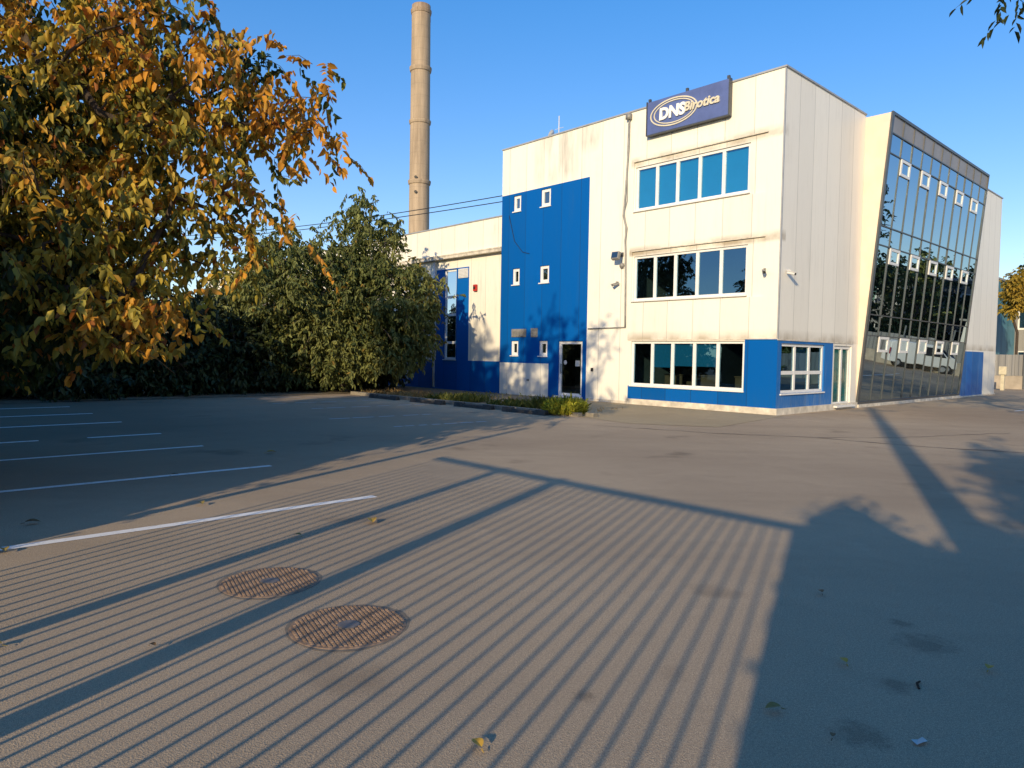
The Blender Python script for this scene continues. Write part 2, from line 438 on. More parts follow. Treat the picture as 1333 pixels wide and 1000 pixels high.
# far sides
wm.quad((24.1, 0, 0), (24.1, AW, 0), (24.1, AW, HT), (24.1, 0, HT)); wm.quad((0, AW, 0), (24.1, AW, 0), (24.1, AW, HT), (0, AW, HT))
wm.build('white_cladding', 'white', office)
mA['blue_cladding'].split('blue_cladding', 'blue', office)
mBf['worn_blue_cladding'].split('blue_cladding', 'blue_worn', office)
MB().box(.02, 24.08, .02, AW-.02, 9.85, 9.95).build('flat_roof', 'concrete', office)
cp = MB()
cp.box(-.04, .22, -.04, AW+.03, HT, HT+.05); cp.box(.22, 5.95, -.04, .22, HT, HT+.05); cp.box(17.85, 24.14, -.04, .22, HT, HT+.05)
cp.box(-.012, .03, -.012, .03, 2.3, HT-.002)
cp.split('coping', 'coping', office)
pl = MB(); pl.box(-.06, .10, -.06, 5.56, -.05, .2); pl.box(.10, 5.95, -.06, .10, -.05, .2); pl.box(5.95, 17.9, -.10, .10, -.05, .11)
pl.box(17.9, 24.1, -.05, .10, -.05, .06); pl.box(-.03, .1, 5.56, 7.5, -.05, .10)
pl.split('plinth', 'plinth', office)
# ledges that shade the window bands, dirty lip strips
lg = MB()
for z in (8.50, 5.38): lg.box(-.012, .0, .48, 5.52, z, z+.03)
lg.box(-.02, .0, 1.09, 5.56, 2.26, 2.29); lg.box(-.02, 0, 0, 1.09, 2.28, 2.305); lg.box(-.02, 5.5, -.02, 0, 2.25, 2.285)
lg.split('ledge', 'plinth', office)
# rooms behind the openings
rm = MB()
for z0, z1 in ((.35, 2.9), (3.4, 6.0), (6.55, 9.3)):
    x0, x1, y0, y1 = .205, 3.6, .6, 5.9
    rm.quad((x1, y0, z0), (x1, y1, z0), (x1, y1, z1), (x1, y0, z1)); rm.quad((x0, y0, z0), (x1, y0, z0), (x1, y1, z0), (x0, y1, z0))
    rm.quad((x0, y0, z1), (x1, y0, z1), (x1, y1, z1), (x0, y1, z1)); rm.quad((x0, y0, z0), (x1, y0, z0), (x1, y0, z1), (x0, y0, z1))
    rm.quad((x0, y1, z0), (x1, y1, z0), (x1, y1, z1), (x0, y1, z1))
for o in small+[doorA]: rm.box(.19, .9, o[0]-.1, o[1]+.1, o[2]-.1, o[3]+.1) if o[1]-o[0] < 1 else rm.quad((1.6, o[0]-.5, 0), (1.6, o[1]+.5, 0), (1.6, o[1]+.5, 2.6), (1.6, o[0]-.5, 2.6))
rm.f = [f for f in rm.f]
rm.split('room', 'room', office)
rb = MB(); rb.quad((.1, 1.9, .2), (5.6, 1.9, .2), (5.6, 1.9, 2.6), (.1, 1.9, 2.6)); rb.quad((.1, .2, .25), (5.6, .2, .25), (5.6, 1.9, .25), (.1, 1.9, .25))
rb.build('room', 'dark', office)
dk = MB()
for y, w in ((1.6, .8), (2.9, 1.0), (4.3, .7)): dk.box(.9, 1.6, y-w/2, y+w/2, 1.06, 1.10); dk.box(.95, 1.0, y-w/2, y+w/2, .36, 1.06)
dk.box(1.7, 1.95, 2.2, 2.7, .36, 1.35); dk.box(1.7, 1.9, 3.9, 4.4, .36, 1.3)
dk.split('desk', 'desk', office)
mull5 = [1.09+(5.45-1.09)*q for q in (.215, .415, .610, .80)]
window(office, 'A', *win3, mull=mull5, d=.10, blinds=[(k, 6.86, 'blind') for k in range(5)], mw=.11, fw=.09)
window(office, 'A', *win2, mull=mull5, d=.10, mw=.11, fw=.08, blinds=[(0, 4.2, 'blind_dim')] if 0 else ())
window(office, 'A', *win1, mull=mull5, d=.06, mw=.11, fw=.08, blinds=[(1, 1.42, 'blind_dim'), (2, 1.42, 'blind_dim'), (3, 1.36, 'blind_dim')])
for o in small: window(office, 'A', *o, d=.05, fw=.12, glass='glass_dark')
window(office, 'B', *opB[0], mull=(1.25, 2.25), trans=(1.27,), d=.05, fw=.09, mw=.11, glass='glass', blinds=[(1, 1.0, 'blind_dim')])
# doors
def door(parent, plane, u0, u1, z0, z1, split=None, glass='glass_dark', stickers=False):
    f = MB(); fw = .11; d = .05
    pbox(f, plane, u0+.002, u0+fw, z0, z1-.002, d, d+.09); pbox(f, plane, u1-fw, u1-.002, z0, z1-.002, d, d+.09)
    pbox(f, plane, u0+fw, u1-fw, z1-fw, z1-.002, d, d+.09); pbox(f, plane, u0+fw, u1-fw, z0, z0+fw, d, d+.09)
    if split: pbox(f, plane, split-.06, split+.06, z0+fw, z1-fw, d+.003, d+.087)
    pbox(f, plane, u0-.05, u1+.05, z0-.06, z0-.002, -.18, .15)
    o = f.build('door', 'frame', parent)
    g = MB(); e = [u0+fw, split-.06, split+.06, u1-fw] if split else [u0+fw, u1-fw]
    for k in range(0, len(e), 2): g.quad(PT(plane, e[k], z0+fw, d+.045), PT(plane, e[k+1], z0+fw, d+.045), PT(plane, e[k+1], z1-fw, d+.045), PT(plane, e[k], z1-fw, d+.045))
    g.build('pane', glass, o)
    h = MB(); hu = split+.05 if split else u1-fw-.04
    h.tube([PT(plane, hu, z0+.85, -.01), PT(plane, hu, z0+1.25, -.01)], .014, 8); h.tube([PT(plane, hu, z0+.9, -.01), PT(plane, hu, z0+.9, d)], .01, 6); h.tube([PT(plane, hu, z0+1.2, -.01), PT(plane, hu, z0+1.2, d)], .01, 6)
    h.build('handle', 'steel', o)
    if stickers:
        s = MB(); pbox(s, plane, u0+.2, u0+.42, 1.28, 1.50, d+.036, d+.040); s.build('notice', 'paper', o)
        s = MB(); s.lathe([(.085, 0), (.085, .004)], 16); q = s.build('notice', 'paper', o); q.location = (d+.036, u1-.3, 1.42); q.rotation_euler = (0, rad(90), 0)
    return o
door(office, 'A', *doorA, stickers=True)
door(office, 'B', *opB[1], split=4.72, glass='teal_glass')
# flush white hatch panel low on the blue wall is cladding; louvred vents
for (u0, u1, z0, z1) in ((10.82, 11.68, 2.42, 2.75), (10.15, 10.53, 2.41, 2.77)):
    v = MB(); v.box(-.03, -.002, u0, u1, z0, z1)
    n = 5
    for i in range(n):
        zz = z0+.03+(z1-z0-.06)*i/n; v.hexa([(-.05, u0+.03, zz), (-.03, u0+.03, zz+.02), (-.03, u1-.03, zz+.02), (-.05, u1-.03, zz), (-.05, u0+.03, zz+.015), (-.03, u0+.03, zz+.05), (-.03, u1-.03, zz+.05), (-.05, u1-.03, zz+.015)])
    v.build('vent', 'pipe', office)
# hatch in the white low panel, hand box by the door
MB().box(-.012, -.002, 10.6, 10.75, .62, .70).build('hatch_plate', 'pipe', office)
MB().box(-.05, -.002, 7.18, 7.27, 1.12, 1.24).build('entry_box', 'black', office)
# conduit and pipe down the joint
cd = MB()
cd.box(-.16, -.02, 5.62, 5.80, 10.02, 10.22)
cd.tube([(-.07, 5.70, 10.05), (-.07, 5.71, 9.0), (-.06, 5.78, 8.0), (-.07, 5.83, 7.1), (-.08, 5.85, 6.75), (-.07, 5.80, 6.5), (-.06, 5.72, 6.25), (-.08, 5.76, 5.8), (-.07, 5.74, 5.4), (-.06, 5.72, 4.4), (-.06, 5.70, 3.2), (-.06, 5.69, 2.74)], .028, 7)
cd.tube([(-.05, 5.75, 9.9), (-.05, 5.77, 8.5), (-.05, 5.74, 7.2), (-.06, 5.90, 6.7), (-.05, 5.78, 6.3), (-.05, 5.76, 5.3)], .016, 6)
cd.tube([(-.04, 5.69, 2.73), (-.04, 7.45, 2.70)], .022, 6)
cd.build('conduit', 'pipe', office, True)
cc = MB(); cc.tube([(-.02, 11.95, 7.5), (-.02, 11.6, 6.4), (-.02, 11.1, 5.9), (-.02, 10.7, 5.8)], .012, 5); cc.build('cable', 'black', office)

# leaning glass wall
PRJ = .85; GH = 10.2; LEAN = PRJ/GH
def G(b, z, off=0): return (b, -LEAN*z-off, z)
B0, B1 = 6.10, 17.86
sd = MB()
sd.hexa([(5.95, 0, .11), (5.95, -.0, .115), (5.95+.001, 0, .112), (5.95, 0, .113)]+[(5.95, 0, GH)]*4) if 0 else None
for b in (5.95, B1+.02):
    sd.quad((b, .02, .1), (b, .02, GH), (b, -PRJ+.02, GH), (b, -LEAN*.1+.02, .1))
sd.quad((5.95, .02, GH), (B1+.02, .02, GH), (B1+.02, -PRJ, GH), (5.95, -PRJ, GH))
sd.build('bay_side', 'bay_side', office)
fr = MB()
def gbar(b0, b1, z0, z1, o0, o1):
    fr.hexa([G(b0, z0, o0), G(b1, z0, o0), G(b1, z0, o1), G(b0, z0, o1), G(b0, z1, o0), G(b1, z1, o0), G(b1, z1, o1), G(b0, z1, o1)])
gbar(5.94, B0+.02, .11, GH+.03, -.02, .045); gbar(B1-.06, B1+.03, .11, GH+.03, -.02, .045)
gbar(B0+.02, B1-.06, GH-.06, GH+.03, -.02, .045); gbar(B0+.02, B1-.06, .11, .2, -.02, .042)
NC = 11; cw = (B1-B0)/NC
ZT = [2.58, 3.32, 5.76, 6.42, 8.88, 9.55]
zt = [.2]+ZT+[GH-.06]
for k in range(1, NC):
    b = B0+k*cw
    for j in range(len(zt)-1):
        gbar(b-.017, b+.017, zt[j]+.02, zt[j+1]-.02, -.02, .03)
for z in ZT: gbar(B0+.02, B1-.06, z-.02, z+.02, -.02, .034)
cf = fr.build('curtain_wall', 'steel', office)
gp = MB(); spn = MB()
ventcells = {}
for k in range(NC):
    b0, b1 = B0+k*cw, B0+(k+1)*cw
    for j in range(len(zt)-1):
        z0, z1 = zt[j], zt[j+1]
        if z0 >= 9.5:
            spn.quad(G(b0, z0), G(b1, z0), G(b1, z1), G(b0, z1)); continue
        segs = [(z0, z1)]
        if k % 2 == 1 and j in (0, 2, 4): segs = [(z0, z1-.58)]; ventcells[(k, j)] = (b0, b1, z1-.58, z1-.02)
        for (a, c) in segs:
            q = [rng.normal(0, .0026) for _ in range(3)]
            gp.quad(G(b0, a, q[0]), G(b1, a, q[1]), G(b1, c, q[1]+q[2]-q[0]), G(b0, c, q[2]))
gp.build('glass', 'mirror', cf); spn.build('spandrel', 'spandrel', cf)
for (k, j), (b0, b1, z0, z1) in sorted(ventcells.items()):
    f = MB(); w = .12; b0 += .06; b1 -= .06
    for (p, q, r, s_) in ((b0, b0+w, z0, z1), (b1-w, b1, z0, z1), (b0+w, b1-w, z0, z0+w*.75), (b0+w, b1-w, z1-w*.75, z1)):
        f.hexa([G(p, r, -.01), G(q, r, -.01), G(q, r, .055), G(p, r, .055), G(p, s_, -.01), G(q, s_, -.01), G(q, s_, .055), G(p, s_, .055)])
    t_ = rng.normal(0, .004)
    f.build('vent_window', 'frame', cf)
    g = MB().quad(G(b0+w, z0+w*.75, .02), G(b1-w, z0+w*.75, .02+t_), G(b1-w, z1-w*.75, .02), G(b0+w, z1-w*.75, .02-t_)); g.build('vent_glass', 'mirror', cf)

# ---- things fixed to the office
sg = empty('shop_sign', tuple(W(-.05, 0, 0)), TH)
tag(sg, 'long blue sign board with oval logo and DNS lettering at the roof edge', 'sign')
MB().box(-.14, -.02, 1.76, 4.84, 9.26, 10.36).build('board', 'sign_blue', sg, bevel=.01)
tr = MB(); tr.box(-.155, .0, 1.72, 1.757, 9.23, 10.38); tr.box(-.155, .0, 4.843, 4.88, 9.23, 10.38); tr.box(-.155, .0, 1.757, 4.843, 9.22, 9.257)
for y in (1.80, 3.3, 4.78): tr.box(-.12, -.04, y-.04, y+.04, 10.38 if y != 3.3 else 10.36, 10.47)
tr.build('edge_trim', 'steel', sg)
def ring(mb, cy, cz, ry, rz, w, x0, x1, n=56, tilt=0):
    P = []
    for i in range(n):
        a = 2*math.pi*i/n; row = []
        for (k, x) in ((1, x0), (1, x1), (-1, x1), (-1, x0)):
            yy = (ry+k*w/2)*math.cos(a); zz = (rz+k*w/2)*math.sin(a)
            row.append((x, cy+yy*math.cos(tilt)-zz*math.sin(tilt), cz+yy*math.sin(tilt)+zz*math.cos(tilt)))
        P.append(row)
    i0 = len(mb.v)
    for row in P: mb.v += row
    for i in range(n):
        for k in range(4):
            a = i0+i*4+k; b = i0+i*4+(k+1) % 4; c = i0+((i+1) % n)*4+(k+1) % 4; d = i0+((i+1) % n)*4+k
            mb.f.append((a, b, c, d))
rg = MB(); ring(rg, 3.78, 9.83, .90, .43, .045, -.165, -.138); ring(rg, 3.76, 9.83, .78, .36, .035, -.165, -.138)
rg.build('logo_oval', 'letter_cream', sg)
def text(body, size, u_left, z, mat, parent, name, off=.0, ext=.02, shear=0.0, sx=1.0, x=-.16):
    c = bpy.data.curves.new(name, 'FONT'); c.body = body; c.size = size; c.extrude = ext; c.offset = off; c.shear = shear; c.resolution_u = 3
    o = bpy.data.objects.new(name, c); COL.objects.link(o)
    bpy.context.view_layer.update()
    me = bpy.data.meshes.new_from_object(o.evaluated_get(bpy.context.evaluated_depsgraph_get()))
    COL.objects.unlink(o); bpy.data.objects.remove(o)
    R = Matrix(((0, 0, -1, 0), (-1, 0, 0, 0), (0, 1, 0, 0), (0, 0, 0, 1)))
    me.transform(Matrix.Translation((x, u_left, z)) @ R @ Matrix.Diagonal((sx, 1, 1, 1)))
    me.materials.clear(); me.materials.append(M[mat])
    q = bpy.data.objects.new(name, me); COL.objects.link(q); q.parent = parent; return q
text('DNS', .52, 4.33, 9.655, 'letter', sg, 'lettering', .024, .03, .06, .98)
text('Birotica', .40, 3.38, 9.72, 'letter_cream', sg, 'lettering', .012, .025, .22, 1.04)

fl = empty('floodlight', tuple(W(-.02, 5.95, 5.28)), TH)
tag(fl, 'square floodlight on a bracket left of the second floor windows', 'floodlight')
h = MB(); h.hexa([(-.42, -.16, -.13), (-.30, -.16, -.19), (-.30, .16, -.19), (-.42, .16, -.13), (-.36, -.16, .12), (-.22, -.16, .10), (-.22, .16, .10), (-.36, .16, .12)]); h.build('housing', 'pipe', fl, bevel=.01)
g = MB().quad((-.424, -.13, -.10), (-.424, .13, -.10), (-.372, .13, .10), (-.372, -.13, .10)); g.build('lens', 'glass_dark', fl)
b = MB(); b.tube([(.02, 0, .05), (-.12, 0, .05), (-.28, 0, -.02)], .025, 6); b.box(-.01, .015, -.08, .08, -.02, .12); b.build('bracket', 'steel', fl)
sir = empty('alarm_siren', tuple(W(-.02, 5.90, 4.93)), TH); tag(sir, 'small round grey siren on the wall just below the floodlight', 'siren')
s = MB(); s.lathe([(.02, -.02), (.09, 0), (.10, .05), (.06, .10), (.02, .11)], 14); q = s.build('siren_cap', 'pipe', sir, True); q.rotation_euler = (0, rad(-90), 0)
s = MB().box(-.015, .015, -.07, .07, -.1, .1); s.build('back_plate', 'white_pipe', sir)
def camera_thing(label, b, a, z, yaw, body='white_pipe'):
    c = empty('security_camera', tuple(W(b, a, z)), TH); tag(c, label, 'security camera', 'cameras on the office walls')
    p = MB(); p.tube([(0, 0, 0), (-.12, 0, 0), (-.12, 0, -.06)], .018, 6); p.lathe([(.05, -.01), (.05, .01)], 10) if 0 else None
    p.build('arm', body, c)
    d = Vector((-math.cos(yaw), math.sin(yaw), -.28)).normalized(); s0 = Vector((-.12, 0, -.09))-d*.09
    h = MB(); h.tube([s0, s0+d*.24], .045, 10); h.build('housing', body, c)
    h = MB(); h.tube([s0+d*.241, s0+d*.26], .036, 10); h.build('lens', 'black', c)
    h = MB(); h.bar(s0+Vector((0, 0, .05))-d*.0, s0+d*.30+Vector((0, 0, .05)), .10, .012); h.build('visor', body, c)
    return c
camera_thing('dark bullet camera on the white wall below the floodlight', -.01, 6.08, 4.36, .7, 'pipe')
camera_thing('dark bullet camera on the sunlit wall right of the second floor windows', -.01, .45, 4.40, -.6, 'pipe')
c3 = camera_thing('white bullet camera round the corner, on the shaded wall', .40, -.01, 4.36, 0, 'white_pipe'); c3.rotation_euler = (0, 0, TH+rad(90))
an = empty('roof_antenna', tuple(W(.6, 9.76, 9.95)), TH); tag(an, 'thin roof antenna with a small dish behind the parapet', 'antenna')
m_ = MB(); m_.tube([(0, 0, 0), (0, 0, 1.3)], .022, 6); m_.build('mast', 'white_pipe', an)
m_ = MB(); m_.lathe([(.02, 0), (.16, .03), (.25, .09)], 16); q = m_.build('dish', 'white_pipe', an); q.location = (-.03, .3, .55); q.rotation_euler = (rad(-60), rad(-40), 0)
m_ = MB(); m_.tube([(0, 0, .5), (-.02, .3, .5)], .016, 6); m_.tube([(0, -.25, .8), (0, .2, .8)], .01, 5); m_.split('arm', 'white_pipe', an)

# ================================================================== LOW ANNEX
annex = empty('annex_building', BROOT, TH)
tag(annex, 'lower white panelled wing with blue strips beyond the office, behind the trees', 'building')
AX0, AX1, AZ = AW+.01, 47.0, 7.57
bays = [14.86+9.0*k for k in range(4)]
aw = [(b+.92, b+1.84, 1.42, 5.6) for b in bays]
us = [AX0, AX1]; zs = [0, 1.38, 5.64, 6.2, AZ]
for b, o in zip(bays, aw): us += [b, b+2.45, o[0], o[1]]; zs += [o[2], o[3]]
def fnW(u, z):
    for o in aw:
        if o[0] < u < o[1] and o[2] < z < o[3]: return (None, .2)
    if z > 6.2: return ('white_cladding', -.10)
    if z < 1.38: return ('blue_cladding', 0.0)
    for b in bays:
        if b < u < b+2.45 and z < 5.64: return ('blue_cladding', 0.0)
    return ('white_cladding', .0)
WB = .25
mw_ = facade('A', us, zs, fnW, ('white_cladding', 'blue_cladding'), WB)
w_ = mw_['white_cladding']
w_.quad((WB, AX1, 0), (14, AX1, 0), (14, AX1, AZ), (WB, AX1, AZ)); w_.quad((14, AX0, 0), (14, AX1, 0), (14, AX1, AZ), (14, AX0, AZ))
w_.build('white_cladding', 'white_wing', annex); mw_['blue_cladding'].split('blue_cladding', 'blue', annex)
MB().box(WB+.02, 13.9, AX0, AX1-.02, 7.2, 7.3).build('flat_roof', 'concrete', annex)
c = MB(); c.box(WB-.14, WB+.1, AX0+.01, AX1, AZ, AZ+.05); c.build('coping', 'coping', annex)
c = MB(); c.box(WB-.28, WB-.002, AX0+.01, AX1, 6.08, 6.2); c.box(WB-.30, WB-.10, AX0+.01, AX1, 6.205, 6.26); c.split('cornice', 'plinth', annex)
for o in aw: window(annex, 'A', *o, trans=(2.2, 3.5, 4.33), d=.06, fw=.09, mw=.12, base=WB, glass='glass_dark')
r = MB()
for o in aw: r.quad((2.4, o[0]-1, 0), (2.4, o[1]+1, 0), (2.4, o[1]+1, 6), (2.4, o[0]-1, 6))
r.split('room', 'dark', annex)
for b in bays[:2]:
    v = MB(); v.box(WB-.03, WB-.002, b+.06, b+.76, 5.15, 5.58)
    for i in range(6): v.box(WB-.045, WB-.03, b+.10, b+.72, 5.19+i*.062, 5.22+i*.062)
    v.build('vent', 'white_pipe', annex)
for a, ztop in ((17.34, 6.05), (19.55, 6.05)):
    p = MB(); p.tube([(WB-.10, a, ztop), (WB-.10, a, .35), (WB-.10, a+.0, .2), (WB-.32, a+.25, .07)] if a > 18 else [(WB-.10, a, ztop), (WB-.10, a, .06)], .06, 10); p.build('downpipe', 'white_pipe', annex, True)
be = empty('alarm_bell', tuple(W(WB-.02, 14.35, 4.64)), TH); tag(be, 'dark red alarm box high on the white strip of the low wing', 'alarm box')
MB().box(-.09, 0, -.11, .11, -.15, .15).build('case', 'red', be, bevel=.015)
MB().box(-.13, -.093, -.05, .05, -.06, .06).build('lamp', 'black', be, bevel=.01)

# ================================================================== CHIMNEY
ch = empty('factory_chimney', (-10.70, 80, 0)); tag(ch, 'tall banded concrete factory chimney rising behind the low wing', 'chimney')
def cr(z): return 1.22-(z/40.4)*.20
s = MB(); s.lathe([(cr(z), z) for z in (0, 10, 20, 30, 38.2)]+[(cr(38.2)+.02, 38.3), (cr(40.0), 39.95), (.8, 39.95), (.8, 38.6)], 40); s.build('shaft', 'chimney', ch, True)
for z, hgt, ex in ((20.7, .35, .16), (27.3, .3, .13), (33.1, .4, .17), (39.3, .34, .12)):
    s = MB(); r0 = cr(z); s.lathe([(r0, z-hgt), (r0+ex*.6, z-hgt*.8), (r0+ex, z-.02), (r0+ex, z+.12), (r0, z+.14)], 40); s.build('ring', 'chimney', ch)
for z in (19.4, 21.0):
    q = MB(); q.tube([(-.25, -1.12, z), (-.25, -1.3, z)], .16, 10); q.build('port', 'black', ch)

# ================================================================== GROUND
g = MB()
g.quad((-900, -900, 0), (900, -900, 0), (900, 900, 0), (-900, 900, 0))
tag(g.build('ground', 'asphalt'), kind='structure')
def sheet(name, pts, z, mat, kind='structure'):
    m = MB(); m.quad(*[(p[0], p[1], z) for p in pts]); return tag(m.build(name, mat), kind=kind)
# forecourt apron in front of the sign wall: raised a hand above the lot
ap = [W(-.02, 7.6), W(-5.5, 3.1), W(-5.9, .9), W(-4.75, -.95), W(-.05, -.3), W(-.02, 5)]
sheet('pavement', ap, .006, 'apron')
# planted strip between kerb and walls
sheet('planting_ground', [W(-.0, 7.6), W(-5.6, 3.2), W(-5.5, 14.9), W(-5.5, 46), W(.2, 46)], .02, 'soil')
# soil under the far trees
sheet('planting_ground', [W(-60, 15.3), W(-5.55, 15.3), W(-5.55, 60), W(-60, 60)], .02, 'soil')
# parking lines: bays along the near fence, worn bays by the kerb
def pline(b0, b1, a0, a1, w=.11, mat='paint', z=.004, segs=None):
    d = Vector((b1-b0, a1-a0)); L = d.length; d /= L; n_ = Vector((-d.y, d.x))*w/2
    m = MB()
    for s0, s1 in (segs or [(0, 1)]):
        p, q = Vector((b0, a0))+d*L*s0, Vector((b0, a0))+d*L*s1
        m.quad(*[W(x[0], x[1], z) for x in (p+n_, p-n_, q-n_, q+n_)])
    return tag(m.build('parking_line', mat), kind='structure')
for k, a in enumerate((-3.0, -.15, 2.62, 4.95, 7.8, 10.5, 13.15)):
    pline(-15.75, -20.9, a+.0, a+.05, .125, 'paint', .004, None if k != 3 else [(0, .25), (.4, 1)])
def wseg():
    out = []; t_ = 0
    while t_ < .97:
        L = rnd.uniform(.08, .2); out.append((t_, min(1, t_+L))); t_ += L+rnd.uniform(.02, .09)
    return out
for a, b0, b1 in ((3.3, -8.6, -11.2), (5.75, -8.5, -11.6), (8.95, -6.4, -10.6), (11.4, -6.6, -10.8), (13.9, -6.6, -10.5)):
    pline(b0, b1, a, a+.2, .10, 'paint_worn', .004, wseg())
pline(9.5, 14.0, -4.0, -4.3, .10, 'paint'); pline(18.0, 26.0, -5.2, -5.4, .10, 'paint')
# cracks across the lot
def crack(pts, w):
    m = MB(); P = []
    for i in range(len(pts)-1):
        p, q = Vector(pts[i]), Vector(pts[i+1]); n_ = max(2, int((q-p).length/.25))
        for k in range(n_): P.append(p.lerp(q, k/n_)+Vector((rnd.uniform(-.05, .05), rnd.uniform(-.05, .05))))
    P.append(Vector(pts[-1])); L = []; R_ = []
    for i, p in enumerate(P):
        d = (P[min(i+1, len(P)-1)]-P[max(i-1, 0)]).normalized(); n_ = Vector((-d.y, d.x))*w*rnd.uniform(.3, 1)
        L.append(p+n_); R_.append(p-n_)
    for i in range(len(P)-1): m.quad((*L[i], .005), (*R_[i], .005), (*R_[i+1], .005), (*L[i+1], .005))
    tag(m.build('asphalt_crack', 'crack'), kind='structure')
crack([(2.0, 17.2), (4.5, 15.9), (6.6, 15.3), (8.3, 13.9), (10.6, 12.9)], .035)
crack([(6.6, 15.3), (8.6, 15.6), (12, 17.0)], .02)
# kerb and rubber wheel stops
kb = MB()
a = 3.3
while a < 14.8:
    L = min(1.0, 14.9-a); j = rnd.uniform(-.015, .015)
    p = [W(-5.75+j, a+.01), W(-5.58+j, a+.01), W(-5.58+j, a+L-.01), W(-5.75+j, a+L-.01)]
    kb.hexa([(q.x, q.y, -.05) for q in p]+[(q.x, q.y, .12) for q in p]); a += L
for (b, a0, a1) in ((-5.5, 2.9, 3.25), (-5.2, 2.6, 2.9)):
    p = [W(b-.1, a0), W(b+.1, a0), W(b+.1, a1), W(b-.1, a1)]; kb.hexa([(q.x, q.y, -.05) for q in p]+[(q.x, q.y, .11) for q in p])
tag(kb.build('kerb', 'kerb', bevel=.015), kind='structure')
def wheel_stop():
    r_ = empty('wheel_stop')
    m = MB(); Lh = .9
    prof = [(-.08, 0), (.08, 0), (.05, .10), (-.05, .10)]
    m.hexa([(x, -Lh, z) for x, z in prof]+[(x, Lh, z) for x, z in prof]); m.build('stop_bar', 'rubber', r_, bevel=.012)
    for y in (-.7, .7):
        q = MB(); prof2 = [(-.11, 0), (.11, 0), (.07, .145), (-.07, .145)]
        q.hexa([(x, y-.2, z) for x, z in prof2]+[(x, y+.2, z) for x, z in prof2]); q.build('end_block', 'rubber', r_, bevel=.015)
    return r_
ws = wheel_stop()
for i, (a, lab) in enumerate(((4.6, 'black rubber wheel stop nearest the yellow weeds'), (6.9, 'black rubber wheel stop in the middle of the kerb'), (9.3, 'black rubber wheel stop third from the weeds along the kerb'), (11.9, 'black rubber wheel stop at the far end of the kerb by the tree'))):
    o = ws if i == 0 else copy_tree(ws)
    o.location = tuple(W(-6.05+rnd.uniform(-.05, .05), a)); o.rotation_euler = (0, 0, TH+rnd.uniform(-.06, .06)); tag(o, lab, 'wheel stop', 'rubber wheel stops along the kerb')

# ---- manhole covers
def manhole(label, x, y, r, rz):
    t_ = empty('manhole_cover', (x, y, 0), rz); tag(t_, label, 'manhole cover', 'round manhole covers in the lot')
    d = MB(); d.lathe([(r*.985, .0005), (r*.98, .004), (r*.95, .006)], 48); d.build('lid', 'iron', t_)
    d = MB(); s_ = .027; n_ = int(r/s_)+1
    for i in range(-n_, n_+1):
        for j in range(-n_, n_+1):
            cx, cy = i*s_, j*s_
            if math.hypot(cx, cy) > r*.93 or math.hypot(cx/1.2, cy) < r*.19: continue
            h_ = s_*.36; k = .6
            d.hexa([(cx-h_, cy-h_, .005), (cx+h_, cy-h_, .005), (cx+h_, cy+h_, .005), (cx-h_, cy+h_, .005), (cx-h_*k, cy-h_*k, .0125), (cx+h_*k, cy-h_*k, .0125), (cx+h_*k, cy+h_*k, .0125), (cx-h_*k, cy+h_*k, .0125)])
    d.build('tread', 'iron', t_)
    d = MB(); d.lathe([(r*.19, .005), (r*.19, .012), (r*.16, .015)], 24); d.build('boss', 'iron_grey', t_)
    d = MB(); n = 48      # worn tar joint round the frame
    q = lambda rr, a_, z: (rr*math.cos(a_), rr*math.sin(a_), z)
    ro = [r*(1.03+.03*math.sin(3*2*math.pi*j/n+1)+rnd.uniform(0, .025)) for j in range(n)]
    for j in range(n):
        a0, a1 = 2*math.pi*j/n, 2*math.pi*(j+1)/n
        d.quad(q(r*.97, a0, .0018), q(ro[j], a0, .0018), q(ro[(j+1) % n], a1, .0018), q(r*.97, a1, .0018))
    d.build('joint', 'tar_joint', t_)
manhole('rusty round studded manhole cover, the farther and smaller of the pair', -1.755, 5.14, .352, rad(30))
manhole('rusty round studded manhole cover, the nearer one with a smooth middle', -.99, 4.33, .362, rad(30))

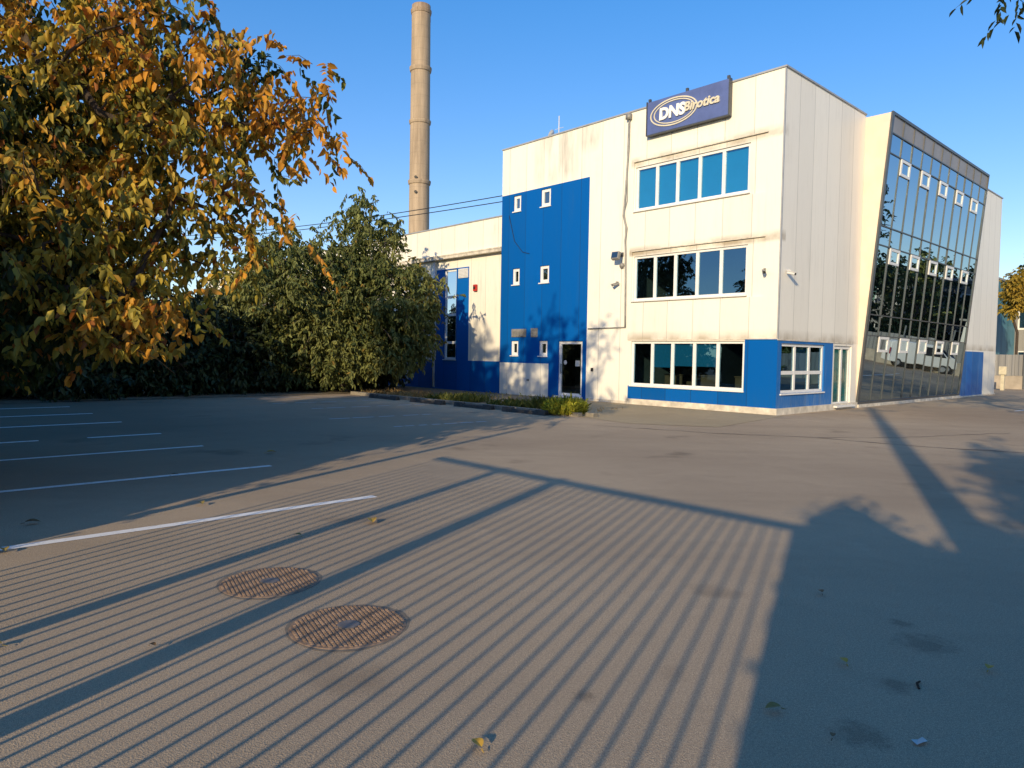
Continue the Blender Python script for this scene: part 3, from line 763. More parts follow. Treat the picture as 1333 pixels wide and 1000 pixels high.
# ================================================================== FOLIAGE
def leaf_mesh(name, P, D, N, L, Wd, C, mat, parent, curl=.25):
    """ovate folded leaves: six vertices, two quads each; C is one colour per leaf"""
    n = len(P)
    D = D/np.linalg.norm(D, axis=1, keepdims=True)
    S = np.cross(D, N); S /= np.maximum(np.linalg.norm(S, axis=1, keepdims=True), 1e-6)
    N = np.cross(S, D)
    L = L[:, None]; Wd = Wd[:, None]
    up = N*Wd*(.12+.36*rng.random((n, 1))); curl = curl*rng.uniform(-.2, 2.0, (n, 1))
    V = np.empty((n, 6, 3))
    V[:, 0] = P
    V[:, 1] = P+D*L*.30+S*Wd*.5+up
    V[:, 2] = P+D*L*.68+S*Wd*.40+up*.7-N*L*curl*.3
    V[:, 3] = P+D*L-N*L*curl
    V[:, 4] = P+D*L*.68-S*Wd*.40+up*.7-N*L*curl*.3
    V[:, 5] = P+D*L*.30-S*Wd*.5+up
    V = V.reshape(-1, 3)
    base = np.arange(n)[:, None]*6
    F = np.concatenate([base+np.array([0, 1, 2, 3]), base+np.array([0, 3, 4, 5])], 1).reshape(-1)
    me = bpy.data.meshes.new(name)
    me.vertices.add(n*6); me.vertices.foreach_set('co', V.astype(np.float32).ravel())
    me.loops.add(n*8); me.loops.foreach_set('vertex_index', F.astype(np.int32))
    me.polygons.add(n*2); me.polygons.foreach_set('loop_start', np.arange(0, n*8, 4, dtype=np.int32))
    me.update(calc_edges=True); me.validate()
    at = me.attributes.new('tint', 'FLOAT_COLOR', 'POINT')
    cc = np.ones((n, 6, 4), np.float32); cc[:, :, :3] = C[:, None, :]
    at.data.foreach_set('color', cc.ravel())
    me.materials.append(M[mat])
    o = bpy.data.objects.new(name, me); COL.objects.link(o); o.parent = parent; return o

def vnoise(P, s, seed):
    r = np.random.default_rng(seed); a = np.zeros(len(P))
    for k in range(5):
        d = r.normal(size=3)*s*(1+.6*k); a += np.sin(P@d+r.uniform(0, 6.28))/(1+.5*k)
    return a/2.2

def tree(name, label, loc, blobs, nclump, ntwig, nleaf, lsize, pal, trunk_r=.14, trunk_h=1.5, bark='bark', mat='leaf', twig=.45, droop=.6, clump_r=.35, seed=1, group=None, cat='tree', shell=.5, extra=None, lean=(0, 0), aspect=.5, stems=1, gap=-.9, cull=None, z_min=.15, rmin=.007):
    """trunk + limbs grown towards leaf clumps; blobs are ellipsoids (x,y,z,rx,ry,rz,weight) in the tree's own frame"""
    r = np.random.default_rng(seed)
    root = empty(name, loc); tag(root, label, cat, group)
    wts = np.array([b[6] for b in blobs], float); wts /= wts.sum()
    C = []
    while len(C) < nclump:
        b = blobs[r.choice(len(blobs), p=wts)]
        v = r.normal(size=3); v /= np.linalg.norm(v); v *= (shell+(1-shell)*r.random())**.6 if r.random() < .75 else r.random()**.5
        c = np.array(b[:3])+v*np.array(b[3:6])
        if c[2] < z_min: continue
        if vnoise(c[None], 1.1/np.mean(b[3:6])*1.5, seed+5)[0] < gap: continue
        C.append(c)
    C = np.array(C)
    if extra is not None: C = np.concatenate([C, np.array(extra)])
    # skeleton
    nodes = []; par = []
    for s_ in range(stems):
        ang = 6.28*s_/max(1, stems)+.7; sp = .0 if stems == 1 else .35
        st = np.array([math.cos(ang)*sp*.4, math.sin(ang)*sp*.4, -.1]); prev = -1
        for k in range(5):
            t_ = k/4; p = st+np.array([lean[0]*t_+math.cos(ang)*sp*t_*2, lean[1]*t_+math.sin(ang)*sp*t_*2, trunk_h*t_+.1*t_])
            p[:2] += r.normal(size=2)*trunk_r*.4*(k > 0); nodes.append(p); par.append(prev); prev = len(nodes)-1
    top0 = len(nodes); ends = [i for i in range(top0) if i % 5 >= 3]
    order = np.argsort(np.linalg.norm(C-nodes[ends[-1]], axis=1))
    cand = list(ends)
    clump_node = {}
    for ci in order:
        c = C[ci]; A = np.array([nodes[i] for i in cand]); dd = np.linalg.norm(A-c, axis=1)+.35*np.maximum(0, A[:, 2]-c[2])
        k = cand[int(np.argmin(dd))]; p0 = nodes[k]; Ld = np.linalg.norm(c-p0); ns = max(1, int(Ld/.7)); prev = k
        for q in range(1, ns+1):
            t_ = q/ns; p = p0+(c-p0)*t_+np.array([0, 0, .12*Ld*math.sin(math.pi*t_)])+(r.normal(size=3)*.06*Ld/ns if q < ns else 0)
            nodes.append(p); par.append(prev); prev = len(nodes)-1; cand.append(prev)
        clump_node[ci] = prev
    cnt = np.zeros(len(nodes))
    for i in range(len(nodes)-1, -1, -1):
        cnt[i] += 1
        if par[i] >= 0: cnt[par[i]] += cnt[i]
    rmax = cnt[0] if stems == 1 else max(cnt[0::5][:stems])
    rr = np.maximum(rmin, trunk_r*np.sqrt(cnt/rmax))
    mb = MB()
    kids = {}
    for i, p in enumerate(par): kids.setdefault(p, []).append(i)
    stack = [i for i in range(len(nodes)) if par[i] == -1]
    while stack:
        i = stack.pop(); path = [i]; cur = i
        while kids.get(cur):
            ks = sorted(kids[cur], key=lambda x: -cnt[x]); stack += [('b', cur, x) for x in ks[1:]] and ks[1:]
            cur = ks[0]; path.append(cur)
        pts = [nodes[q] for q in path]; rs = [rr[q] for q in path]
        if par[i] >= 0: pts = [nodes[par[i]]]+pts; rs = [min(rr[par[i]], rs[0]*1.25)]+rs
        if len(pts) > 1:
            if par[i] == -1: rs[0] *= 1.35
            mb.tube(pts, rs, 9 if rs[0] > .06 else 5, False)
    # leaves
    n = len(C)*ntwig*nleaf
    ci = np.repeat(np.arange(len(C)), ntwig*nleaf)
    nt = len(C)*ntwig
    td = r.normal(size=(nt, 3)); td /= np.linalg.norm(td, axis=1, keepdims=True); td[:, 2] -= droop*.6; td /= np.linalg.norm(td, axis=1, keepdims=True)
    tl = twig*r.uniform(.5, 1.25, nt); tb = np.repeat(C, ntwig, 0)+r.normal(size=(nt, 3))*clump_r
    ti = np.repeat(np.arange(nt), nleaf); tt = np.tile((np.arange(nleaf)+.5)/nleaf, nt)
    P = tb[ti]+td[ti]*(tl[ti]*tt)[:, None]; P[:, 2] -= droop*.35*tl[ti]*tt**2
    side = np.where(np.arange(n) % 2 == 0, 1., -1.)
    hz = np.cross(td[ti], np.array([0, 0, 1.])); hz /= np.maximum(np.linalg.norm(hz, axis=1, keepdims=True), 1e-3)
    D = td[ti]*.45+hz*side[:, None]*.75+r.normal(size=(n, 3))*.30; D[:, 2] -= droop
    N = r.normal(size=(n, 3))*.5; N[:, 2] += .9
    for q in range(0, nt, 3):   # a visible twig for every third spray
        if tl[q] > twig*.6: mb.tube([tb[q], tb[q]+td[q]*tl[q]*.5, tb[q]+td[q]*tl[q]-np.array([0, 0, droop*.3*tl[q]])], [.006, .004, .002], 3, False)
    L = lsize*r.uniform(.6, 1.25, n); Wd = L*aspect*r.uniform(.8, 1.2, n)
    keep = P[:, 2] > z_min*.6
    if cull is not None: keep &= cull(P)
    trunk = mb.build('trunk', bark, root, True)
    col = pal(P, C[ci], r)
    leaf_mesh('crown', P[keep], D[keep], N[keep], L[keep], Wd[keep], col[keep], mat, root)
    return root

def lerp(a, b, t): return np.array(a)*(1-t[:, None])+np.array(b)*t[:, None]
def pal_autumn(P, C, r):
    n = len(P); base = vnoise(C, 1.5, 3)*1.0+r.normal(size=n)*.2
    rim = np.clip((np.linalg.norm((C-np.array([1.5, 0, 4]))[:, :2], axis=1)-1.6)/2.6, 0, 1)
    v = base+rim*.5-.16-1.0*np.clip((3.5-C[:, 2])/1.4, 0, 1)*np.clip((4.6-C[:, 0])/.8, 0, 1)+.15*np.clip((C[:, 0]-4)/1.5, 0, 1)+.75*((C[:, 0] > 4.6) & (C[:, 2] < 2.4))  # low left leaves pushed to dark green, their deep shade painted into the tint
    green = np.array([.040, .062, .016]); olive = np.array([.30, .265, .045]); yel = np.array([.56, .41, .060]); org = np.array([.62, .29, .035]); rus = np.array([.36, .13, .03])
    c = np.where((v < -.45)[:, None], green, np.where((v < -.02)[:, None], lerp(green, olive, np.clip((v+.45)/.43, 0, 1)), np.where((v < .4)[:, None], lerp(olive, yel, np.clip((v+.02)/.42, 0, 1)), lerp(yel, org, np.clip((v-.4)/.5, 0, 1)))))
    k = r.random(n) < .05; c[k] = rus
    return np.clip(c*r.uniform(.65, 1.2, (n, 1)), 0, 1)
def pal_green(P, C, r):
    n = len(P); v = np.clip(vnoise(C, .8, 9)*.45+.5+r.normal(size=n)*.18, 0, 1)
    c = lerp((.080, .112, .034), (.29, .30, .095), v); k = r.random(n) < .02; c[k] = (.30, .20, .04)
    return np.clip(c*r.uniform(.7, 1.25, (n, 1)), 0, 1)
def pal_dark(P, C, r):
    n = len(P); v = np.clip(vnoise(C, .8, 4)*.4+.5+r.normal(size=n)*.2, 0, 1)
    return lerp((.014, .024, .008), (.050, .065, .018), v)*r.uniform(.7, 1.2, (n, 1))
def pal_conifer(P, C, r):
    n = len(P); v = np.clip(.5+r.normal(size=n)*.25, 0, 1); return lerp((.018, .04, .016), (.06, .085, .03), v)
def pal_gold(P, C, r):
    n = len(P); v = np.clip(vnoise(C, .7, 6)*.5+.5+r.normal(size=n)*.15, 0, 1); return lerp((.22, .20, .04), (.55, .36, .05), v)

# big autumn tree beside the lot, its crown reaching over the bays
T0 = (-9.6, 9.2, 0)
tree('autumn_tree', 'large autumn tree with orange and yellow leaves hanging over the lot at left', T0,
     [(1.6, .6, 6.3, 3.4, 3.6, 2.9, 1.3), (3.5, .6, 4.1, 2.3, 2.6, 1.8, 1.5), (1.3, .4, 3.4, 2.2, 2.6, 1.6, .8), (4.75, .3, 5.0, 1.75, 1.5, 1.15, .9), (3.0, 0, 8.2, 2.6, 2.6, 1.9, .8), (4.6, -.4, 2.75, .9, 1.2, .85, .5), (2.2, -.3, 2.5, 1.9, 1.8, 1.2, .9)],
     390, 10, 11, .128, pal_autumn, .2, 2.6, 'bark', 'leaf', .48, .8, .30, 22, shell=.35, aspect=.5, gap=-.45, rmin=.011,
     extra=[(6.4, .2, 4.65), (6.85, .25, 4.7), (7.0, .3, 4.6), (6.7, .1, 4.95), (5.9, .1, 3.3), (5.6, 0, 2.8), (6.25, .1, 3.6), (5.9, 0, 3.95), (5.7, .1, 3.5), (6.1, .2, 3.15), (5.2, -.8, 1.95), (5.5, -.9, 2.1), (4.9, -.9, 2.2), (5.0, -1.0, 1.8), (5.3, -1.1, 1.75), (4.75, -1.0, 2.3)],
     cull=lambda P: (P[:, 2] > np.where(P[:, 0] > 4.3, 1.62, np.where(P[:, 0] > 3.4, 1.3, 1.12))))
# green walnut-like tree before the low wing
gp_ = W(-4.6, 16.4)+Vector((-.4, 0, 0))
tree('green_tree', 'round green leafy tree with drooping sprays in front of the low wing', tuple(gp_),
     [(-1.7, -.3, 4.1, 3.5, 2.8, 2.5, 2.4), (1.2, 0, 3.7, 2.8, 2.5, 2.2, 1.6), (.9, 0, 6.5, 1.15, 1.2, 1.7, .42), (-1.4, -1.0, 1.8, 2.1, 1.4, 1.0, .9), (2.1, -.5, 2.2, 1.6, 1.4, 1.1, .6), (.4, -.9, 1.5, 1.6, 1.0, .8, .4)],
     640, 9, 12, .19, pal_green, .16, 1.5, 'bark_grey', 'leaf', .55, .7, .28, 33, shell=.5, stems=2, aspect=.42, z_min=.35)
# dark shaded trees along the far edge of the lot
DK = [(-20.6, 17.2, 4.6, 'dark shaded tree at the far left edge of the lot'), (-17.6, 18.0, 4.2, 'dark shaded tree second from the left along the far edge'), (-14.8, 17.3, 4.8, 'dark shaded tree below the middle of the autumn crown'),
      (-11.9, 17.9, 4.3, 'dark shaded tree under the right end of the autumn crown'), (-9.2, 18.2, 3.8, 'dark shaded tree touching the left side of the green tree'), (-6.6, 19.6, 3.4, 'dark low tree behind the stems of the green tree'), (-4.2, 22.6, 4.6, 'dark tree close to the wing left of the green tree'), (-7.5, 22.8, 5.2, 'taller dark tree between the autumn crown and the green tree'), (-3.0, 19.3, 2.6, 'low dark bush against the blue base of the wing')]
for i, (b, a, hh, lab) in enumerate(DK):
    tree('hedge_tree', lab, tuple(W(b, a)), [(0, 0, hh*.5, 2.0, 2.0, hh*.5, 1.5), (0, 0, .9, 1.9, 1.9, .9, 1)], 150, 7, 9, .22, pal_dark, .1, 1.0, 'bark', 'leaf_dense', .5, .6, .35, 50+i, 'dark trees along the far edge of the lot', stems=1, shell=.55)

# off to the left behind the fence: the trees and hedge whose shade covers the bays
for i, (b, a, hh) in enumerate(((-25.6, 3.2, 12.0), (-26.0, 10.2, 8.4), (-26.5, 14.8, 7.4), (-21.5, 20.2, 11.0))):
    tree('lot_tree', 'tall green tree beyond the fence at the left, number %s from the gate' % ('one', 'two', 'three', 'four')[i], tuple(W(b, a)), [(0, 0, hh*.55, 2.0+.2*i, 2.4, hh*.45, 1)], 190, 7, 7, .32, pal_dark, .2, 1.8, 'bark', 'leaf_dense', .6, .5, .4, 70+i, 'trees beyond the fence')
def hedge(name, label, b0, b1, a0, a1, hfun, seed, dens=60, ls=.13):
    r = np.random.default_rng(seed); root = empty(name, tuple(W((b0+b1)/2, (a0+a1)/2)), TH); tag(root, label, 'hedge')
    n = int(dens*(a1-a0)*12); hw, hl = (b1-b0)/2, (a1-a0)/2
    P = np.stack([r.uniform(-hw, hw, n), r.uniform(-hl, hl, n), np.zeros(n)], 1); hh = np.array([hfun(y) for y in P[:, 1]+(a0+a1)/2])
    P[:, 2] = hh*r.random(n)**.8*(1+r.normal(size=n)*.03)
    D = r.normal(size=(n, 3)); N = r.normal(size=(n, 3)); L = ls*r.uniform(.6, 1.3, n)
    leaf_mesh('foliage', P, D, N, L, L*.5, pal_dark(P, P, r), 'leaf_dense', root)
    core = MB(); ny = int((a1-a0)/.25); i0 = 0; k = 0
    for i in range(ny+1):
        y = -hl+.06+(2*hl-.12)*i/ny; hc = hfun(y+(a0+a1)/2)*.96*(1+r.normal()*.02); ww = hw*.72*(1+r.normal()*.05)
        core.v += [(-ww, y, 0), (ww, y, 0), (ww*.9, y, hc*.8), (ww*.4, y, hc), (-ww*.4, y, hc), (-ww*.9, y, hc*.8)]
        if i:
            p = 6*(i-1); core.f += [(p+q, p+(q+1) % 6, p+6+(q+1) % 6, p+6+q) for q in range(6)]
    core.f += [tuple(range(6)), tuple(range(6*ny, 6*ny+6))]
    core.build('shade_core', 'hedge_shade_core', root)  # opaque body added inside so the hedge throws an unbroken shadow
    return root
hedge('clipped_hedge', 'dense evergreen hedge behind the camera, left of the bar fence', -23.2, -21.6, -4.35, 15, lambda y: (min(4.5, .7+(y+4.35)*2.0))+.22*math.sin(y*1.7)+.1*math.sin(y*5)*min(1, max(0, y+4.4)), 81)
hedge('clipped_hedge', 'dense evergreen hedge behind the camera, right of the bar fence', -22.6, -21.4, -24, -10.72, lambda y: 3.3+.5*min(1, max(0, (-11.6-y)/.8))+.16*math.sin(y*2.3+1)+.08*math.sin(y*7)+.45*math.exp(-((y+11.15)/.35)**2), 82, 90)
# shade trees to the right behind the camera
tree('cone_tree', 'narrow evergreen behind the camera at the right', tuple(W(-24.6, -15.05)), [(.1, 0, 3.2, 1.15, 1.15, 3.1, 2), (.3, 0, 5.8, .7, .7, 1.5, .7)], 300, 7, 8, .2, pal_conifer, .15, 1, 'bark', 'leaf_dense', .45, .4, .3, 91)
tree('cone_tree', 'wide evergreen behind the camera at the far right', tuple(W(-24.4, -17.0)), [(0, 0, 3.3, 2.2, 2.2, 3.2, 2)], 330, 7, 8, .22, pal_conifer, .15, 1, 'bark', 'leaf_dense', .5, .4, .3, 92)
# tree at the right whose twig hangs into the picture
tree('overhanging_tree', 'tree off to the right with a leafy twig hanging into the top corner', (12.2, 9.2, 0),
     [(0, 0, 7.6, 3.0, 3.2, 2.6, 1), (.6, 0, 10, 2.2, 2.4, 2.0, .5)], 120, 7, 8, .15, pal_dark, .2, 3.5, 'bark', 'leaf', .5, .6, .35, 95,
     extra=[(-2.9, .6, 7.9), (-3.6, .7, 7.6), (-4.4, .75, 7.5), (-4.9, .8, 7.3), (-5.15, .8, 7.05), (-4.95, .8, 6.85), (-5.05, .8, 7.2), (-4.7, .7, 7.1)], aspect=.3)
bpy.data.objects[-1] if 0 else None

tree('yard_tree', 'leafy tree standing alone off to the right of the lot', (17.5, 7.5, 0), [(0, 0, 5.2, 3.4, 3.4, 4.2, 1)], 190, 7, 7, .34, pal_dark, .22, 2, 'bark', 'leaf_dense', .6, .5, .45, 130)

# ---- weeds along the kerb
def blades(name, regions, n, h0, h1, cols, seed):
    r = np.random.default_rng(seed); P = []; Hh = []
    for (b0, b1, a0, a1, w, hs) in regions:
        k = int(n*w); q = np.stack([r.uniform(b0, b1, k), r.uniform(a0, a1, k)], 1)
        f = vnoise(np.c_[q, np.zeros(k)], 1.6, seed); q = q[f > .18]; P.append(q); Hh.append(r.uniform(h0, h1, len(q))*hs)
    q = np.concatenate(P); Hh = np.concatenate(Hh); m = len(q)
    Pw = np.array([W(b, a, .02) for b, a in q]); D = r.normal(size=(m, 3))*.38; D[:, 2] = 1
    N = r.normal(size=(m, 3)); N[:, 2] = 0
    t_ = r.random(m); C = lerp(cols[0], cols[1], t_)
    o = leaf_mesh(name, Pw, D, N, Hh, np.full(m, .022), C, 'leaf', None, .35); return o
tag(blades('grass', [(-5.5, -4.2, 3.5, 5.6, .9, 1.1), (-5.5, -4.3, 5.8, 7.6, .6, .8), (-5.4, -4.0, 8.4, 10.6, .7, .9), (-3.5, -.3, 8, 13, .12, .5)], 2400, .10, .40, ((.10, .14, .03), (.36, .34, .09)), 5), kind='stuff')
tag(blades('dry_grass', [(-5.5, -3.4, 10.5, 15.2, .8, .6), (-5.5, -2.5, 3.4, 14, .5, .3)], 2200, .12, .40, ((.32, .21, .09), (.50, .36, .16)), 6), kind='stuff')
wd = empty('weed_clump', tuple(W(-5.35, 3.6))); tag(wd, 'yellow green weed clump at the end of the kerb', 'weed')
r = np.random.default_rng(8); m = 1100
ang = r.uniform(0, 6.28, m); rr_ = .50*np.sqrt(r.random(m)); P = np.stack([rr_*np.cos(ang), rr_*np.sin(ang), np.zeros(m)+.02], 1)
D = np.stack([np.cos(ang)*.5, np.sin(ang)*.5, np.ones(m)], 1)+r.normal(size=(m, 3))*.2
leaf_mesh('stalks', P, D, r.normal(size=(m, 3)), r.uniform(.15, .58, m)*(1.15-rr_), np.full(m, .02), lerp((.28, .32, .04), (.75, .68, .09), r.random(m)), 'leaf', wd, .3)
P2 = P+D*(r.uniform(.1, .42, (m, 1))*(1.1-rr_[:, None])); leaf_mesh('leaves', P2, D+r.normal(size=(m, 3)), r.normal(size=(m, 3)), np.full(m, .09), np.full(m, .035), lerp((.26, .34, .04), (.76, .70, .08), r.random(m)), 'leaf', wd, .3)

# ---- fallen leaves
def fallen(x, y, s, col, label, rz, kind='fallen_leaf'):
    o = empty(kind, (x, y, .012), rz); tag(o, label, 'leaf', 'fallen leaves on the asphalt')
    m = MB(); n = 8; L = s
    prof = [(0, 0), (.12, .28), (.3, .46), (.5, .5), (.72, .38), (.9, .16), (1, 0)]
    for sgn in (1, -1):
        for i in range(len(prof)-1):
            (t0, w0), (t1, w1) = prof[i], prof[i+1]
            zc = lambda t_, w_: .10*L*math.sin(t_*4)*.5+.02+abs(w_)*L*.22
            m.quad((t0*L, 0, zc(t0, 0)), (t1*L, 0, zc(t1, 0)), (t1*L, sgn*w1*L*.62, zc(t1, w1)), (t0*L, sgn*w0*L*.62, zc(t0, w0)))
    mat = simple('fallen_leaf_tint', col, .7, 0, .3, 30); m.build('blade', mat, o, True)
    q = MB(); q.tube([(0, 0, .012), (-.25*L, .03*L, .006)], [.003, .002], 4); q.build('stalk', mat, o)
Y = (.50, .30, .04); BR = (.16, .09, .035); OL = (.22, .17, .05)
FL = [(483, 679, .15, Y, 'bright yellow fallen leaf beyond the manhole covers'), (347, 591, .16, Y, 'yellow fallen leaf in the blue shade right of the second parking line'), (260, 657, .12, OL, 'olive fallen leaf on the shade edge above the near parking line'),
      (32, 684, .13, BR, 'brown fallen leaf in the shade above the left end of the near parking line'), (5, 718, .11, OL, 'dull fallen leaf at the left edge just under the near parking line'), (392, 701, .08, OL, 'small dull leaf beside the thin post shadow'),
      (627, 982, .08, Y, 'curled yellow leaf at the bottom edge of the picture'), (3, 845, .10, OL, 'olive leaf at the left edge beside the wide post shadow'), (195, 845, .05, BR, 'tiny brown leaf on the upper side of the wide post shadow'),
      (1102, 870, .07, Y, 'pale yellow leaf in the shade right of the stripes'), (1286, 878, .07, Y, 'pale yellow leaf in the shade nearest the right edge'), (1017, 928, .085, OL, 'long brownish leaf on the dark edge of the striped shadow'),
      (1070, 777, .07, BR, 'small brown leaf in the shade right of the fence shadow corner'), (223, 621, .09, BR, 'small dark leaf lying on the second parking line'), (1083, 968, .04, BR, 'tiny leaf fragment low in the right shade')]
FX, FYc = 922.99, 500.0
def cam_axes(p, r_):
    cp, sp = math.cos(p), math.sin(p); c, s_ = math.cos(r_), math.sin(r_)
    f = Vector((0, cp, -sp)); rt = Vector((1, 0, 0)); dn = Vector((0, -sp, -cp))
    return c*rt-s_*dn, s_*rt+c*dn, f
RT, DN, FW = cam_axes(rad(2.401), rad(.9393))
def ground_at(u, v):
    d = RT*((u-666.5)/FX)+DN*((v-500)/FX)+FW; t_ = -1.7/d.z; return d.x*t_, d.y*t_
for i, (u, v, s_, c_, lab) in enumerate(FL):
    x, y = ground_at(u, v); fallen(x, y, s_, c_, lab, rnd.uniform(0, 6.28))
x, y = ground_at(1197, 968); pp = empty('paper_scrap', (x, y, .006), .4); pp.scale = (.7, .7, .7); tag(pp, 'small crumpled white paper scrap in the right shade', 'litter')
q = MB(); q.quad((-.05, -.02, .004), (.0, -.03, .018), (.01, .02, .006), (-.045, .025, .014)); q.quad((0, -.03, .018), (.055, -.015, .004), (.05, .02, .015), (.01, .02, .006)); q.build('sheet', 'paper', pp)
x, y = ground_at(1197, 893); pp = empty('twig_scrap', (x, y, .0), 1.0); tag(pp, 'short dark broken twig on the shaded asphalt', 'twig')
q = MB(); q.tube([(-.05, 0, .006), (0, .012, .012), (.05, 0, .006)], [.006, .007, .004], 5); q.build('stem', 'bark', pp)

# ================================================================== BEHIND THE CAMERA: bar fence that throws the stripes
FB = -20.98; FH = 8.42*math.tan(SUN_EL)
fn_ = empty('bar_fence', tuple(W(FB, 0)), TH); tag(fn_, 'tall grey bar fence with gate posts whose shadow stripes the lot', 'fence')
br = MB(); a = -10.15; i = 0
while a < -4.3:
    br.box(-.012, .012, a, a+.0165, .05, FH-.05); a += .142
br.build('bar_panel', 'fence', fn_)
q = MB(); q.box(-.03, .03, -10.2, -4.2, FH-.08, FH+.02); q.build('top_rail', 'fence', fn_)
for a, w in ((-6.87, .135), (-5.73, .11), (-10.2, .08)):
    q = MB(); q.box(-w/2, w/2, a-w/2, a+w/2, 0, FH+.03); q.build('post', 'fence', fn_)
tp = empty('gate_post', tuple(W(FB, -3.55)), TH); tag(tp, 'taller steel gate post at the hedge end of the bar fence', 'post')
q = MB(); q.box(-.05, .05, -.05, .05, 0, 4.35); q.build('shaft', 'fence', tp); q = MB(); q.box(-.07, .07, -.07, .07, 4.35, 4.4); q.build('cap', 'fence', tp)
up = empty('utility_pole', (.25, -2.55, 0)); tag(up, 'concrete utility pole behind the camera with a long shadow', 'pole')
q = MB(); q.lathe([(.25, 0), (.16, 10.2)], 16); q.build('shaft', 'concrete', up, True); q = MB(); q.box(-.8, .8, -.05, .05, 9.6, 9.72); q.build('cross_arm', 'concrete', up)

# ================================================================== RIGHT BACKGROUND
# grey works building
gb = empty('grey_building', tuple(W(52, 3.0)), TH); tag(gb, 'low grey two storey building beyond the right end of the office', 'building')
us = [-30, 6]; zs = [0, 2.7, 4.5, 5.0, 7.2]; wins = []
for k in range(14):
    u0 = -29+k*2.45
    for z0, z1 in ((1.2, 2.7), (4.5, 6.1)): wins.append((u0, u0+1.5, z0, z1))
for o in wins: us += [o[0], o[1]]; zs += [o[2], o[3]]
fg = facade('A', us, zs, lambda u, z: (None, .15) if any(o[0] < u < o[1] and o[2] < z < o[3] for o in wins) else (('wall', 0.0)), ('wall',))
fg['wall'].quad((0, 6, 0), (12, 6, 0), (12, 6, 7.2), (0, 6, 7.2)).quad((0, -30, 0), (12, -30, 0), (12, -30, 7.2), (0, -30, 7.2)).quad((0, -30, 7.2), (12, -30, 7.2), (12, 6, 7.2), (0, 6, 7.2))
fg['wall'].build('wall', 'greywall', gb)
for o in wins: window(gb, 'A', *o, mull=((o[0]+o[1])/2,), d=.04, fw=.12, glass='glass')
q = MB().quad((.8, -30, 0), (.8, 6, 0), (.8, 6, 7), (.8, -30, 7)); q.build('room', 'dark', gb)
MB().box(-.15, .3, -30, 6.1, 7.2, 7.4).build('coping', 'coping', gb)
tb = empty('teal_building', tuple(W(44, 7.6)), TH); tag(tb, 'narrow teal panelled building edge right behind the office corner', 'building')
q = MB(); q.box(0, 7.6, -2.6, 5, 0, 8.2); q.build('wall', 'tealwall', tb); q = MB(); q.box(-.1, 7.7, -2.7, 5.1, 8.2, 8.35); q.build('coping', 'coping', tb)
for z in (1.4, 4.6): window(tb, 'A', -1.6, -.3, z, z+1.5, mull=(-.95,), d=-.06, fw=.1, glass='teal_glass')
# boundary wall with corrugated panels, and a pale post box
bw = empty('boundary_wall', tuple(W(34, 1.3)), TH); tag(bw, 'concrete base wall with grey corrugated panels at the right edge', 'wall')
q = MB(); q.box(0, .2, -26, 3, 0, .85); q.build('base', 'concrete', bw)
q = MB(); y = -26.0; k = 0
while y < 2.9: q.quad((.06, y, .86), (.06, y+.12, .86), (.06, y+.12, 2.2), (.06, y, 2.2)); q.quad((.06, y+.12, .86), (.10, y+.18, .86), (.10, y+.18, 2.2), (.06, y+.12, 2.2)); q.quad((.10, y+.18, .86), (.10, y+.30, .86), (.10, y+.30, 2.2), (.10, y+.18, 2.2)); q.quad((.10, y+.3, .86), (.06, y+.36, .86), (.06, y+.36, 2.2), (.10, y+.3, 2.2)); y += .36
q.build('panel', 'greywall', bw)
for y in (-.6, -3.6, -6.6, -9.6, -12.6, -15.6): q = MB(); q.box(-.03, .03, y-.05, y+.05, 0, 2.9); q.build('post', 'fence', bw)
mp = empty('meter_post', tuple(W(31.0, 1.15)), TH); tag(mp, 'pale yellow post with a small box on top by the base wall', 'post')
q = MB(); q.box(-.09, .09, -.09, .09, 0, .95); q.build('post', 'post', mp); q = MB(); q.box(-.16, .16, -.2, .2, .95, 1.45); q.build('box', 'post', mp, bevel=.02)
tree('gold_tree', 'yellow autumn tree in front of the grey building at the right edge', tuple(W(39.4, 2.25)), [(0, 0, 6.5, 1.15, 1.15, 1.1, 1), (.2, 0, 7.5, .5, .5, .6, .2)], 60, 8, 9, .24, pal_gold, .09, 3.8, 'bark', 'leaf', .4, .5, .25, 101)
tree('pine_tree', 'tall dark pine above the yellow tree at the right edge', tuple(W(49.5, 1.6)), [(0, 0, 8.6, 2.2, 2.2, 2.2, 1), (0, 0, 10.6, 1.2, 1.2, 1.2, .4)], 120, 8, 9, .34, pal_conifer, .22, 5, 'bark', 'leaf_dense', .7, .2, .4, 102)
# mirrored in the glass wall: trees, a white van, a pale shed across the lot
RT_ = [(50, 38.5, 13.5, 3.2, 'tall cedar across the lot mirrored in the left of the glass'), (52, 44.5, 9.2, 3.0, 'broad tree mirrored in the middle of the glass'), (55, 49.5, 8.6, 3.0, 'broad tree mirrored at the right of the glass'), (47, 34.5, 8.5, 3.0, 'broad tree mirrored at the left foot of the glass'), (60, 57, 8.5, 3.2, 'broad tree mirrored at the right end of the glass')]
for i, (x, y, hh, rr_, lab) in enumerate(RT_):
    tree('far_tree', lab, (x, y, 0), [(0, 0, hh*.55, rr_, rr_, hh*.45, 1), (0, 0, 1.6, rr_*.9, rr_*.9, 1.4, .4)], 130, 7, 7, .36, pal_green if i in (1, 3) else pal_conifer, .25, 2, 'bark', 'leaf_dense', .6, .4, .45, 110+i, 'trees across the lot')
sh = empty('white_shed', (47.5, 49.2, 0), rad(65)); tag(sh, 'pale rendered shed with a flat roof mirrored high in the glass', 'shed')
